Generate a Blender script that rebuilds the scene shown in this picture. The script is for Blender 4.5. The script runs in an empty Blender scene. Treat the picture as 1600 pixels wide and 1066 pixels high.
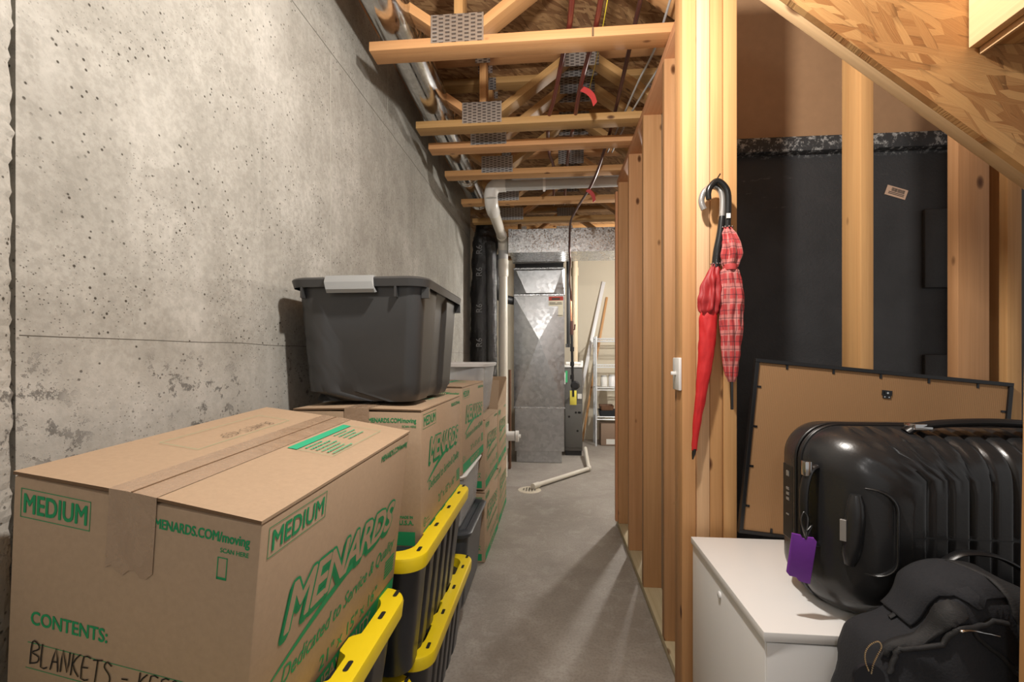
import bpy, bmesh, math, random
from mathutils import Vector, Matrix, noise, Euler
random.seed(7)
SC = bpy.context.scene
COL = SC.collection
PI = math.pi

# ------------------------------------------------------------------ camera, light, exposure
YAW = math.atan(65 / 711.0)
cd = bpy.data.cameras.new('camera'); cam = bpy.data.objects.new('camera', cd); COL.objects.link(cam)
cam.location = (0, 0, 1.185); cam.rotation_euler = (PI / 2, 0, YAW)
cd.sensor_width = 36; cd.lens = 16.0; cd.shift_y = 25 / 1600; cd.clip_start = 0.02
SC.camera = cam
SC.view_settings.view_transform = 'Standard'; SC.view_settings.look = 'None'
SC.view_settings.gamma = 1; SC.view_settings.use_curve_mapping = False
SC.view_settings.exposure = 0.82

w = bpy.data.worlds.new('world'); SC.world = w; w.use_nodes = True
w.node_tree.nodes['Background'].inputs[0].default_value = (1.0, 0.97, 0.94, 1)
w.node_tree.nodes['Background'].inputs[1].default_value = 0.26

def lamp(name, loc, watts, col, r):
    l = bpy.data.lights.new(name, 'POINT'); l.energy = watts; l.color = col; l.shadow_soft_size = r
    o = bpy.data.objects.new(name, l); COL.objects.link(o); o.location = loc
    return o
lamp('corridor_bulb', (0.08, 0.84, 2.17), 40, (1.0, 0.945, 0.875), 0.035)
lamp('furnace_room_bulb', (1.15, 4.75, 2.05), 64, (1.0, 0.95, 0.88), 0.05)
lamp('front_fill_lamp', (-0.45, -1.7, 2.2), 14, (1.0, 0.96, 0.92), 0.12)  # soft fill added behind the camera to brighten the faces turned to it

# ------------------------------------------------------------------ materials
M = {}
def nmat(name):
    m = bpy.data.materials.new(name); m.use_nodes = True
    nt = m.node_tree; b = nt.nodes['Principled BSDF']
    M[name] = m
    return m, nt, b
def nd(nt, typ, **kw):
    n = nt.nodes.new(typ)
    for k, v in kw.items():
        if k.startswith('i_'):
            key = k[2:]; key = int(key) if key.isdigit() else key
            sock = n.inputs[key]
            if hasattr(v, 'is_output'): nt.links.new(v, sock)
            else: sock.default_value = v
        else: setattr(n, k, v)
    return n
def ramp(nt, fac, stops, interp='LINEAR'):
    r = nt.nodes.new('ShaderNodeValToRGB'); r.color_ramp.interpolation = interp
    el = r.color_ramp.elements
    while len(el) < len(stops): el.new(0.5)
    for e, (p, c) in zip(el, stops):
        e.position = p; e.color = (c[0], c[1], c[2], 1) if hasattr(c, '__len__') else (c, c, c, 1)
    nt.links.new(fac, r.inputs[0])
    return r.outputs[0]
def mix(nt, fac, a, b, mode='MIX'):
    n = nt.nodes.new('ShaderNodeMix'); n.data_type = 'RGBA'; n.blend_type = mode
    for s, v in ((n.inputs[0], fac), (n.inputs[6], a), (n.inputs[7], b)):
        if hasattr(v, 'is_output'): nt.links.new(v, s)
        else: s.default_value = v if not hasattr(v, '__len__') else ((*v, 1) if len(v) == 3 else v)
    return n.outputs[2]
def mth(nt, op, a, b=None):
    n = nt.nodes.new('ShaderNodeMath'); n.operation = op
    for s, v in ((n.inputs[0], a), (n.inputs[1], b)):
        if v is None: continue
        if hasattr(v, 'is_output'): nt.links.new(v, s)
        else: s.default_value = v
    return n.outputs[0]
def coords(nt, scale=(1, 1, 1), rnd=True, rot=(0, 0, 0)):
    tc = nd(nt, 'ShaderNodeTexCoord')
    out = tc.outputs['Object']
    if rnd:
        oi = nd(nt, 'ShaderNodeObjectInfo')
        mul = mth(nt, 'MULTIPLY', oi.outputs['Random'], 37.0)
        va = nd(nt, 'ShaderNodeVectorMath', operation='ADD'); nt.links.new(out, va.inputs[0])
        cx = nd(nt, 'ShaderNodeCombineXYZ', i_0=mul, i_1=mul, i_2=mul); nt.links.new(cx.outputs[0], va.inputs[1])
        out = va.outputs[0]
    mp = nd(nt, 'ShaderNodeMapping'); nt.links.new(out, mp.inputs[0])
    mp.inputs['Scale'].default_value = scale; mp.inputs['Rotation'].default_value = rot
    return mp.outputs[0]
def tnoise(nt, vec, scale, detail=4, rough=.55, dist=0):
    n = nd(nt, 'ShaderNodeTexNoise', i_Scale=scale, i_Detail=detail, i_Roughness=rough, i_Distortion=dist)
    nt.links.new(vec, n.inputs['Vector']); return n.outputs['Fac']
def tvor(nt, vec, scale, feature='F1', out='Distance', rnd=1.0):
    n = nd(nt, 'ShaderNodeTexVoronoi', feature=feature); n.inputs['Scale'].default_value = scale
    n.inputs['Randomness'].default_value = rnd
    nt.links.new(vec, n.inputs['Vector']); return n.outputs[out]
def bump(nt, b, h, strength=.3, dist=.01):
    n = nd(nt, 'ShaderNodeBump', i_Strength=strength, i_Distance=dist, i_Height=h)
    nt.links.new(n.outputs[0], b.inputs['Normal'])
def setb(b, col=None, rough=None, metal=None, spec=None, nt=None):
    if col is not None:
        if hasattr(col, 'is_output'): nt.links.new(col, b.inputs['Base Color'])
        else: b.inputs['Base Color'].default_value = (*col, 1)
    if rough is not None:
        if hasattr(rough, 'is_output'): nt.links.new(rough, b.inputs['Roughness'])
        else: b.inputs['Roughness'].default_value = rough
    if metal is not None: b.inputs['Metallic'].default_value = metal
    if spec is not None: b.inputs['Specular IOR Level'].default_value = spec

def plain(name, col, rough=.5, metal=0, nscale=0, bstr=.1, var=.12, spec=None, stretch=(1, 1, 1)):
    m, nt, b = nmat(name)
    v = coords(nt, stretch)
    f = tnoise(nt, v, nscale or 6, 5)
    c = mix(nt, f, tuple(x * (1 - var) for x in col), tuple(min(1, x * (1 + var)) for x in col))
    setb(b, c, rough, metal, spec, nt)
    if nscale: bump(nt, b, f, bstr, .004)
    return m

def lumber(name, c_lo, c_hi, knot=(.10, .035, .012), rough=.55):
    m, nt, b = nmat(name)
    oi = nd(nt, 'ShaderNodeObjectInfo')
    v = coords(nt, (1, 1, .035))
    g1 = tnoise(nt, v, 46, 5, .6, .35)
    v2 = coords(nt, (1, 1, .012))
    g2 = tnoise(nt, v2, 170, 3, .6)
    v3 = coords(nt, (1, 1, .45))
    big = tnoise(nt, v3, 3.0, 2)
    c = mix(nt, ramp(nt, g1, [(.22, 0.0), (.80, 1.0)]), c_lo, c_hi)
    c = mix(nt, ramp(nt, g2, [(.40, .16), (.60, 0)]), c, tuple(x * .55 for x in c_lo))
    c = mix(nt, ramp(nt, big, [(.3, .0), (.75, .30)]), c, tuple(min(1, x * 1.12) for x in c_hi))
    kv = coords(nt, (1, 1, .5))
    kd = tvor(nt, kv, 10.5)
    kf = ramp(nt, kd, [(.05, 1), (.09, .7), (.13, 0)])
    c = mix(nt, kf, c, knot)
    hv = nd(nt, 'ShaderNodeHueSaturation'); nt.links.new(c, hv.inputs['Color'])
    nt.links.new(mth(nt, 'ADD', mth(nt, 'MULTIPLY', oi.outputs['Random'], .30), .86), hv.inputs['Value'])
    nt.links.new(mth(nt, 'ADD', mth(nt, 'MULTIPLY', oi.outputs['Random'], -.016), .508), hv.inputs['Hue'])
    setb(b, hv.outputs[0], rough, 0, .3, nt)
    bump(nt, b, g1, .12, .003)
    return m
lumber('lumber', (.44, .225, .085), (.60, .35, .15))
lumber('lumber_red', (.42, .20, .088), (.57, .31, .155))
lumber('lumber_pale', (.48, .295, .145), (.68, .47, .26))
lumber('treated_lumber', (.42, .33, .20), (.60, .50, .34), (.22, .13, .07))
lumber('brown_board', (.12, .06, .035), (.2, .11, .06))

def osb(name, dark, light, contrast=1.0, axis='z'):
    m, nt, b = nmat(name)
    base = coords(nt, (1, 1, 1), False)
    if axis == 'y':
        base = coords(nt, (1, 1, 1), False, (PI / 2, 0, 0))
    wob = nd(nt, 'ShaderNodeTexNoise', i_Scale=7.0, i_Detail=3.0); nt.links.new(base, wob.inputs['Vector'])
    vm = nd(nt, 'ShaderNodeVectorMath', operation='MULTIPLY_ADD'); nt.links.new(wob.outputs['Color'], vm.inputs[0])
    vm.inputs[1].default_value = (.012, .012, .012); nt.links.new(base, vm.inputs[2])
    outs = []
    for i, (rot, sc) in enumerate(((-.68, (9, 58, 1)), (-.25, (10, 66, 1)), (-1.1, (9, 62, 1)))):
        mp = nd(nt, 'ShaderNodeMapping'); nt.links.new(vm.outputs[0], mp.inputs[0])
        mp.inputs['Rotation'].default_value = (0, 0, rot)
        m2 = nd(nt, 'ShaderNodeMapping'); nt.links.new(mp.outputs[0], m2.inputs[0])
        m2.inputs['Scale'].default_value = sc; m2.inputs['Location'].default_value = (i * 3.1, i * 1.7, 0)
        vo = nd(nt, 'ShaderNodeTexVoronoi', voronoi_dimensions='2D'); vo.inputs['Scale'].default_value = 1.0; nt.links.new(m2.outputs[0], vo.inputs['Vector'])
        gr = nd(nt, 'ShaderNodeMapping'); nt.links.new(m2.outputs[0], gr.inputs[0]); gr.inputs['Scale'].default_value = (.5, 5, 1)
        g = tnoise(nt, gr.outputs[0], 2.2, 3)
        sp = nd(nt, 'ShaderNodeSeparateColor'); nt.links.new(vo.outputs['Color'], sp.inputs[0])
        outs.append((sp.outputs[0], g, vo.outputs['Distance'], sp.outputs[1]))
    s1 = mth(nt, 'GREATER_THAN', outs[1][3], outs[0][3]); pm = mth(nt, 'MAXIMUM', outs[0][3], outs[1][3])
    s2 = mth(nt, 'GREATER_THAN', outs[2][3], pm)
    val = mix(nt, s2, mix(nt, s1, outs[0][0], outs[1][0]), outs[2][0])
    gg = mix(nt, s2, mix(nt, s1, outs[0][1], outs[1][1]), outs[2][1])
    dd = mix(nt, s2, mix(nt, s1, outs[0][2], outs[1][2]), outs[2][2])
    f = mix(nt, .45, val, gg)
    mid = tuple((a + c) / 2 for a, c in zip(dark, light))
    c = ramp(nt, f, [(.22, tuple(x * contrast for x in dark)), (.5, mid), (.78, light)])
    c = mix(nt, ramp(nt, dd, [(.62, 0), (.90, .6)]), c, tuple(x * .35 for x in dark))
    setb(b, c, .6, 0, .3, nt)
    bump(nt, b, f, .35, .004)
    return m
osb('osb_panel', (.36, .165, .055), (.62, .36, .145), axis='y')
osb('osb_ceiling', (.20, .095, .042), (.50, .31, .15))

# concrete wall
m, nt, b = nmat('concrete_wall')
v = coords(nt, (1, 1, 1), False)
big = tnoise(nt, v, 1.3, 6, .6)
mid = tnoise(nt, v, 6, 6, .65)
fine = tnoise(nt, v, 60, 4, .7)
c = ramp(nt, big, [(.30, (.34, .328, .295)), (.5, (.45, .435, .395)), (.7, (.57, .555, .515))])
c = mix(nt, ramp(nt, mid, [(.38, .55), (.62, 0)]), c, (.29, .277, .245))
c = mix(nt, ramp(nt, fine, [(.40, .35), (.6, 0)]), c, (.21, .20, .172))
vs = coords(nt, (1, 1, .18), False)
st = tnoise(nt, vs, 5.5, 4, .6)
c = mix(nt, ramp(nt, st, [(.52, 0), (.75, .42)]), c, (.61, .595, .555))
pit = tvor(nt, v, 55); pit2 = tvor(nt, v, 130)
pitm = ramp(nt, tnoise(nt, v, 9, 2), [(.42, 0), (.55, 1)])
pf = mth(nt, 'MAXIMUM', mth(nt, 'MULTIPLY', ramp(nt, pit, [(.10, 1), (.17, 0)]), pitm), mth(nt, 'MULTIPLY', ramp(nt, pit2, [(.13, .8), (.20, 0)]), ramp(nt, tnoise(nt, v, 4, 3), [(.45, 0), (.6, 1)])))
c = mix(nt, pf, c, (.07, .062, .05))
# honeycombed blotches in the band between the two pours
sx = nd(nt, 'ShaderNodeSeparateXYZ'); tcw = nd(nt, 'ShaderNodeTexCoord'); nt.links.new(tcw.outputs['Object'], sx.inputs[0])
band = ramp(nt, mth(nt, 'MULTIPLY', sx.outputs[2], .4), [(.27, 0), (.33, 1), (.450, 1), (.486, 0)])
hc = tnoise(nt, v, 30, 7, .8)
hb = tnoise(nt, v, 3.4, 3)
hf = mth(nt, 'MULTIPLY', mth(nt, 'MULTIPLY', ramp(nt, hc, [(.55, 0), (.59, 1)]), band), ramp(nt, hb, [(.44, 0), (.52, 1)]))
c = mix(nt, hf, c, (.055, .05, .042))
c = mix(nt, mth(nt, 'MULTIPLY', band, .25), c, (.58, .565, .53))
setb(b, c, .85, 0, .2, nt)
hh = mth(nt, 'SUBTRACT', mth(nt, 'ADD', mth(nt, 'MULTIPLY', mid, .6), mth(nt, 'MULTIPLY', fine, .25)), mth(nt, 'ADD', pf, hf))
bump(nt, b, hh, .45, .006)

# floor
m, nt, b = nmat('concrete_floor')
v = coords(nt, (1, 1, 1), False)
big = tnoise(nt, v, 1.6, 6, .62, .6); mid = tnoise(nt, v, 9, 5, .6, .8); fine = tnoise(nt, v, 90, 3, .6)
c = ramp(nt, big, [(.3, (.235, .208, .180)), (.5, (.31, .28, .246)), (.72, (.41, .378, .338))])
c = mix(nt, ramp(nt, mid, [(.5, 0), (.75, .5)]), c, (.50, .475, .44))
c = mix(nt, ramp(nt, fine, [(.35, .35), (.55, 0)]), c, (.17, .15, .125))
setb(b, c, ramp(nt, mid, [(.3, .45), (.7, .62)]), 0, .4, nt)
bump(nt, b, mid, .12, .004)

# damp-proofed black foundation
m, nt, b = nmat('tarred_wall')
v = coords(nt, (1, 1, 1), False)
fine = tnoise(nt, v, 75, 5, .7); mid = tnoise(nt, v, 5, 5, .6)
sx = nd(nt, 'ShaderNodeSeparateXYZ'); tcw = nd(nt, 'ShaderNodeTexCoord'); nt.links.new(tcw.outputs['Object'], sx.inputs[0])
c = mix(nt, mid, (.020, .020, .021), (.062, .062, .065))
topb = ramp(nt, mth(nt, 'MULTIPLY', sx.outputs[2], .4), [(.806, 0), (.812, 1)])
ch = tnoise(nt, v, 38, 6, .75)
vsm = coords(nt, (1.2, 1.2, 5), False)
ch2 = tnoise(nt, vsm, 2.5, 4, .7)
sf = mth(nt, 'MULTIPLY', topb, ramp(nt, ch, [(.52, 0), (.60, .9)]))
c = mix(nt, sf, c, (.42, .42, .41))
mark = mth(nt, 'MULTIPLY', ramp(nt, mth(nt, 'MULTIPLY', sx.outputs[2], .4), [(.722, 0), (.735, 1), (.765, 1), (.778, 0)]),
           mth(nt, 'MULTIPLY', ramp(nt, ch2, [(.58, 0), (.62, 1)]), ramp(nt, ch, [(.50, 0), (.60, .8)])))
c = mix(nt, mark, c, (.33, .31, .28))
setb(b, c, .62, 0, .45, nt); bump(nt, b, fine, .55, .006)

plain('kraft_board', (.40, .235, .125), .8, 0, 30, .05, .1)
# corrugated cardboard
def card(name, col, sc=(1, 1, 1)):
    m, nt, b = nmat(name)
    v = coords(nt, (1, 1, 1))
    f = tnoise(nt, v, 110, 3, .7); g = tnoise(nt, v, 4, 3)
    c = mix(nt, f, tuple(x * .88 for x in col), tuple(x * 1.1 for x in col))
    c = mix(nt, ramp(nt, g, [(.3, .18), (.7, 0)]), c, tuple(x * .8 for x in col))
    setb(b, c, .75, 0, .25, nt); bump(nt, b, tnoise(nt, coords(nt, sc), 14, 3), .06, .004)
card('cardboard', (.455, .33, .222))
card('cardboard_print_fill', (.455, .33, .222))
# frame backing: corrugated lines
m, nt, b = nmat('backing_card')
v = coords(nt, (1, 1, 1))
wv = nd(nt, 'ShaderNodeTexWave', bands_direction='X', i_Scale=62.0, i_Distortion=.6); nt.links.new(v, wv.inputs['Vector'])
c = mix(nt, wv.outputs['Fac'], (.335, .185, .085), (.39, .225, .11))
setb(b, c, .8, 0, .2, nt); bump(nt, b, wv.outputs['Fac'], .12, .002)
plain('cardboard_edge', (.16, .095, .05), .9)
plain('green_ink', (.012, .30, .11), .7, var=.06)
plain('green_ink_light', (.03, .42, .22), .7, var=.06)
plain('black_marker', (.012, .011, .011), .6)
m, nt, b = nmat('packing_tape')
v = coords(nt, (1, 1, 1)); f = tnoise(nt, v, 22, 5, .7, 1.5)
setb(b, mix(nt, f, (.33, .225, .15), (.47, .34, .235)), ramp(nt, f, [(.3, .12), (.7, .4)]), 0, .6, nt)
bump(nt, b, f, .35, .003)

plain('yellow_plastic', (.86, .66, .012), .33, var=.03)
plain('navy_plastic', (.020, .023, .030), .32, 0, 18, .03)
plain('slot_dark', (.008, .008, .006), .8)
plain('charcoal_plastic', (.042, .042, .042), .36, 0, 60, .02, .08)
plain('charcoal_lid', (.050, .050, .050), .42, 0, 60, .02, .08)
plain('grey_latch', (.30, .31, .31), .45, var=.05)
plain('slate_plastic', (.045, .052, .062), .35, var=.08)
plain('white_plastic', (.78, .78, .79), .4, var=.03)
plain('pvc', (.70, .665, .585), .35, var=.05)
plain('pvc_white', (.80, .79, .76), .3, var=.04)
plain('grey_pvc', (.50, .50, .49), .4, var=.04)
plain('pvc_beige', (.60, .49, .34), .45, var=.06)
m, nt, b = nmat('clear_plastic')
setb(b, (.82, .84, .87), .22, 0, .5); b.inputs['Transmission Weight'].default_value = .55; b.inputs['IOR'].default_value = 1.15
b.inputs['Alpha'].default_value = .8

def galv(name, lo, hi, sc, rl, rh, bs=.08):
    m, nt, b = nmat(name)
    v = coords(nt, (1, 1, 1), False)
    vo = nd(nt, 'ShaderNodeTexVoronoi'); vo.inputs['Scale'].default_value = sc; nt.links.new(v, vo.inputs['Vector'])
    sp = nd(nt, 'ShaderNodeSeparateColor'); nt.links.new(vo.outputs['Color'], sp.inputs[0])
    f = mix(nt, .4, sp.outputs[0], tnoise(nt, v, 5, 3))
    setb(b, ramp(nt, f, [(.1, lo), (.9, hi)]), ramp(nt, sp.outputs[1], [(0, rl), (1, rh)]), 1.0, None, nt)
    bump(nt, b, sp.outputs[2], bs, .002)
galv('galvanized', (.42, .43, .44), (.80, .81, .82), 75, .22, .45, .12)
galv('galvanized_smooth', (.42, .43, .44), (.56, .57, .58), 30, .28, .40, .03)
galv('galvanized_pipe', (.55, .55, .54), (.74, .74, .73), 45, .10, .22, .04)
# nail plates with punched teeth
m, nt, b = nmat('nail_plate')
tc = nd(nt, 'ShaderNodeTexCoord'); mp = nd(nt, 'ShaderNodeMapping'); nt.links.new(tc.outputs['Object'], mp.inputs[0])
br = nd(nt, 'ShaderNodeTexBrick'); br.offset = .5
br.inputs['Scale'].default_value = 1.0; br.inputs['Brick Width'].default_value = .016; br.inputs['Row Height'].default_value = .026
br.inputs['Mortar Size'].default_value = .0048; br.inputs['Mortar Smooth'].default_value = .2
mp.inputs['Rotation'].default_value = (PI / 2, 0, 0)
rt = nd(nt, 'ShaderNodeMapping'); rt.inputs['Rotation'].default_value = (0, 0, PI / 2)
nt.links.new(mp.outputs[0], rt.inputs[0]); nt.links.new(rt.outputs[0], br.inputs['Vector'])
ff = ramp(nt, br.outputs['Fac'], [(.2, 0), (.8, 1)])
setb(b, mix(nt, ff, (.22, .22, .23), (.62, .63, .64)), .33, .9, None, nt)
bump(nt, b, br.outputs['Fac'], .7, .004)
# foil jacket of the flexible duct
m, nt, b = nmat('black_foil')
v = coords(nt, (1, 1, .55), False); f = tnoise(nt, v, 19, 6, .7, 1.0)
wr = tnoise(nt, coords(nt, (1, 1, 2.2), False), 32, 4, .6)
pr = coords(nt, (1, 1, 1), False)
setb(b, mix(nt, f, (.008, .008, .009), (.024, .024, .026)), .17, 0, .9, nt)
bump(nt, b, mth(nt, 'ADD', f, mth(nt, 'MULTIPLY', wr, .5)), .9, .014)
plain('black_rubber', (.012, .012, .013), .45)
plain('black_paint', (.010, .010, .011), .38)
plain('jacket_print', (.17, .17, .175), .5)
plain('furnace_grey', (.105, .10, .092), .45, var=.05)
plain('copper', (.48, .22, .13), .3, 1.0, var=.1)
plain('red_pipe', (.15, .030, .022), .3, var=.1)
plain('dark_copper', (.10, .042, .034), .28, .3, var=.2)
plain('grey_cable', (.42, .42, .41), .5)
plain('yellow_string', (.75, .62, .05), .6)
plain('red_tag', (.45, .022, .020), .5)
plain('yellow_tag', (.78, .68, .10), .6)
plain('drywall', (.66, .60, .48), .9, 0, 3, .02, .04)
plain('melamine', (.80, .795, .785), .32, var=.015)
plain('chrome', (.62, .62, .62), .18, 1.0)
plain('steel_dark', (.10, .10, .10), .35, 1.0)
plain('wire_white', (.70, .73, .76), .35, .2)
plain('suitcase_shell', (.020, .020, .021), .27, 0, 210, .05, .06)
plain('suitcase_trim', (.010, .010, .011), .35)
plain('zip_tape', (.010, .010, .010), .7, 0, 200, .3)
plain('purple_leather', (.19, .035, .36), .5, 0, 90, .06)
plain('bag_canvas', (.016, .017, .021), .9, 0, 260, .25, .3)
plain('bag_webbing', (.012, .012, .013), .7, 0, 150, .3, .3, stretch=(1, 1, 6))
plain('bag_tag_leather', (.006, .007, .012), .42)
plain('brass_bead', (.62, .50, .32), .3, 1.0)
plain('paper_label', (.62, .57, .44), .7)
plain('tan_label', (.62, .42, .30), .7)
plain('label_red', (.36, .04, .025), .6)
plain('label_ink', (.05, .045, .04), .7)
plain('green_paper', (.05, .42, .16), .6)
plain('paper_white', (.75, .74, .70), .6)
plain('drain_white', (.66, .60, .48), .6, 0, 60, .3)
plain('switch_white', (.80, .79, .77), .35)
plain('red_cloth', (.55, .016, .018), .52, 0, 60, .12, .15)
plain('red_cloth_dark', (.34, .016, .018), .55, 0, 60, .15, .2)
plain('black_handle', (.012, .012, .012), .22)
plain('silver_handle', (.42, .40, .38), .22, .6)
plain('green_mark', (.05, .13, .06), .8)
plain('brown_carton', (.30, .21, .15), .8)
# plaid cloth
m, nt, b = nmat('plaid_cloth')
tc = nd(nt, 'ShaderNodeTexCoord'); uv = tc.outputs['UV']
su = nd(nt, 'ShaderNodeSeparateXYZ'); nt.links.new(uv, su.inputs[0])
def stripes(sock, freq, lo, hi):
    fr = mth(nt, 'FRACT', mth(nt, 'MULTIPLY', sock, freq))
    return ramp(nt, fr, [(lo, 0), (lo + .02, 1), (hi, 1), (hi + .02, 0)])
c0 = (.46, .055, .055)
c = mix(nt, mth(nt, 'MULTIPLY', stripes(su.outputs[0], 8, .1, .45), .55), c0, (.62, .30, .27))
c = mix(nt, mth(nt, 'MULTIPLY', stripes(su.outputs[1], 11, .1, .45), .5), c, (.62, .28, .25))
c = mix(nt, mth(nt, 'MULTIPLY', stripes(su.outputs[0], 16, .62, .74), .62), c, (.05, .02, .03))
c = mix(nt, mth(nt, 'MULTIPLY', stripes(su.outputs[1], 22, .62, .74), .58), c, (.05, .02, .03))
setb(b, c, .6, 0, .3, nt)
bump(nt, b, tnoise(nt, coords(nt), 60, 3), .15, .004)

# ------------------------------------------------------------------ geometry helpers
WM = {}          # world matrix of every object, kept by hand so that parents can be nested
def add(name, data, parent=None, mw=None):
    o = bpy.data.objects.new(name, data); COL.objects.link(o)
    mw = mw or Matrix.Identity(4)
    WM[o] = mw
    if parent:
        o.parent = parent; o.matrix_basis = WM[parent].inverted() @ mw
    else: o.matrix_basis = mw
    return o
def tag(o, label, cat, group=None, kind=None):
    if label: o['label'] = label
    if cat: o['category'] = cat
    if group: o['group'] = group
    if kind: o['kind'] = kind
    return o
def thing(name, label, cat, loc=(0, 0, 0), rot=(0, 0, 0), group=None):
    o = add(name, None, None, Matrix.Translation(loc) @ Euler(rot).to_matrix().to_4x4())
    o.empty_display_size = .05
    return tag(o, label, cat, group)
def mesh(name, bm, mat, parent=None, mw=None, smooth=False, auto=None, recalc=True):
    if recalc: bmesh.ops.recalc_face_normals(bm, faces=bm.faces)
    me = bpy.data.meshes.new(name); bm.to_mesh(me); bm.free()
    for mm in (mat if isinstance(mat, (list, tuple)) else [mat]): me.materials.append(M[mm])
    if smooth or auto:
        for p in me.polygons: p.use_smooth = True
        if auto: me.set_sharp_from_angle(angle=math.radians(auto))
    return add(name, me, parent, mw)
def loc(parent, x=0, y=0, z=0, rot=None):
    """world matrix of a place given in the parent's own axes"""
    mt = Matrix.Translation((x, y, z))
    if rot: mt = mt @ Euler(rot).to_matrix().to_4x4()
    return WM[parent] @ mt
def bx(bm, lo, hi, bev=0, mi=0, mt=None):
    vs = [bm.verts.new((x, y, z)) for z in (lo[2], hi[2]) for y in (lo[1], hi[1]) for x in (lo[0], hi[0])]
    fs = [bm.faces.new([vs[i] for i in f]) for f in ((0, 2, 3, 1), (4, 5, 7, 6), (0, 1, 5, 4), (2, 6, 7, 3), (0, 4, 6, 2), (1, 3, 7, 5))]
    for f in fs: f.material_index = mi
    if bev:
        es = list({e for f in fs for e in f.edges})
        r = bmesh.ops.bevel(bm, geom=es, offset=bev, segments=2, affect='EDGES', profile=.5)
        vs = list({v for f in r['faces'] for v in f.verts} | {v for f in fs if f.is_valid for v in f.verts})
        for f in r['faces']: f.material_index = mi
    if mt is not None: bmesh.ops.transform(bm, matrix=mt, verts=vs)
    return vs
def boxo(name, lo, hi, mat, parent=None, bev=0, mw=None):
    bm = bmesh.new(); bx(bm, lo, hi, bev); return mesh(name, bm, mat, parent, mw, auto=40 if bev else None)
def board(name, lo, hi, mat, parent, bev=.0025, extra=None):
    """axis-aligned timber; its mesh runs along local Z so the grain follows the length"""
    lo, hi = Vector(lo), Vector(hi); c = (lo + hi) / 2; d = hi - lo
    ax = max(range(3), key=lambda i: d[i])
    R = {2: Matrix.Identity(3), 1: Matrix(((1, 0, 0), (0, 0, 1), (0, -1, 0))), 0: Matrix(((0, 0, 1), (0, 1, 0), (-1, 0, 0)))}[ax]
    l = R.inverted() @ d; l = Vector((abs(l.x), abs(l.y), abs(l.z)))
    bm = bmesh.new(); bx(bm, -l / 2, l / 2, bev)
    mw = Matrix.Translation(c) @ R.to_4x4()
    if extra is not None: mw = extra @ mw
    return mesh(name, bm, mat, parent, mw, auto=40)
def beam(name, p0, p1, wd, th, mat, parent, up=(0, 1, 0), bev=.0025):
    """timber from p0 to p1; wd measured along up, th across"""
    p0, p1 = Vector(p0), Vector(p1); z = (p1 - p0).normalized(); u = Vector(up); u = (u - z * u.dot(z)).normalized(); x = u.cross(z)
    L = (p1 - p0).length
    bm = bmesh.new(); bx(bm, (-th / 2, -wd / 2, 0), (th / 2, wd / 2, L), bev)
    mw = Matrix(((x.x, u.x, z.x, p0.x), (x.y, u.y, z.y, p0.y), (x.z, u.z, z.z, p0.z), (0, 0, 0, 1)))
    return mesh(name, bm, mat, parent, mw, auto=40)
def smoothpts(pts, n=8):
    P = [Vector(p) for p in pts]; out = []
    for i in range(len(P) - 1):
        a, b_, c_, d = P[max(i - 1, 0)], P[i], P[i + 1], P[min(i + 2, len(P) - 1)]
        for k in range(n):
            t = k / n
            out.append(.5 * ((2 * b_) + (c_ - a) * t + (2 * a - 5 * b_ + 4 * c_ - d) * t * t + (3 * b_ - a - 3 * c_ + d) * t ** 3))
    out.append(P[-1]); return out
def tube(bm, pts, r, seg=12, cap=True, mi=0, flat=None):
    P = [Vector(p) for p in pts]
    R = r if hasattr(r, '__len__') else [r] * len(P)
    rings = []; prev = None
    for i, p in enumerate(P):
        t = (P[min(i + 1, len(P) - 1)] - P[max(i - 1, 0)]).normalized()
        if prev is None:
            a = Vector((0, 0, 1)) if abs(t.z) < .9 else Vector((1, 0, 0)); u = t.cross(a).normalized()
        else: u = (prev - t * prev.dot(t)).normalized()
        prev = u; v = t.cross(u)
        ring = []
        for k in range(seg):
            an = 2 * PI * k / seg
            ring.append(bm.verts.new(p + u * math.cos(an) * R[i] + v * math.sin(an) * R[i] * (flat or 1)))
        rings.append(ring)
    for a, b_ in zip(rings, rings[1:]):
        for k in range(seg):
            f = bm.faces.new((a[k], a[(k + 1) % seg], b_[(k + 1) % seg], b_[k])); f.material_index = mi
    if cap:
        for r_ in (rings[0][::-1], rings[-1]):
            f = bm.faces.new(r_); f.material_index = mi
def tubeo(name, pts, r, mat, parent=None, seg=12, smooth=0, flat=None):
    bm = bmesh.new(); P = smoothpts(pts, smooth) if smooth else pts
    if smooth and hasattr(r, '__len__'):
        rr = []
        for i in range(len(r) - 1): rr += [r[i] + (r[i + 1] - r[i]) * k / smooth for k in range(smooth)]
        r = rr + [r[-1]]
    tube(bm, P, r, seg, flat=flat); return mesh(name, bm, mat, parent, auto=50)
def loft(bm, rings, cap0=True, cap1=True, closed=True, mi=0):
    R = [[bm.verts.new(p) for p in r] for r in rings]; n = len(R[0])
    for a, b_ in zip(R, R[1:]):
        for k in range(n if closed else n - 1):
            f = bm.faces.new((a[k], a[(k + 1) % n], b_[(k + 1) % n], b_[k])); f.material_index = mi
    if cap0: bm.faces.new(R[0][::-1]).material_index = mi
    if cap1: bm.faces.new(R[-1]).material_index = mi
    return R
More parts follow.
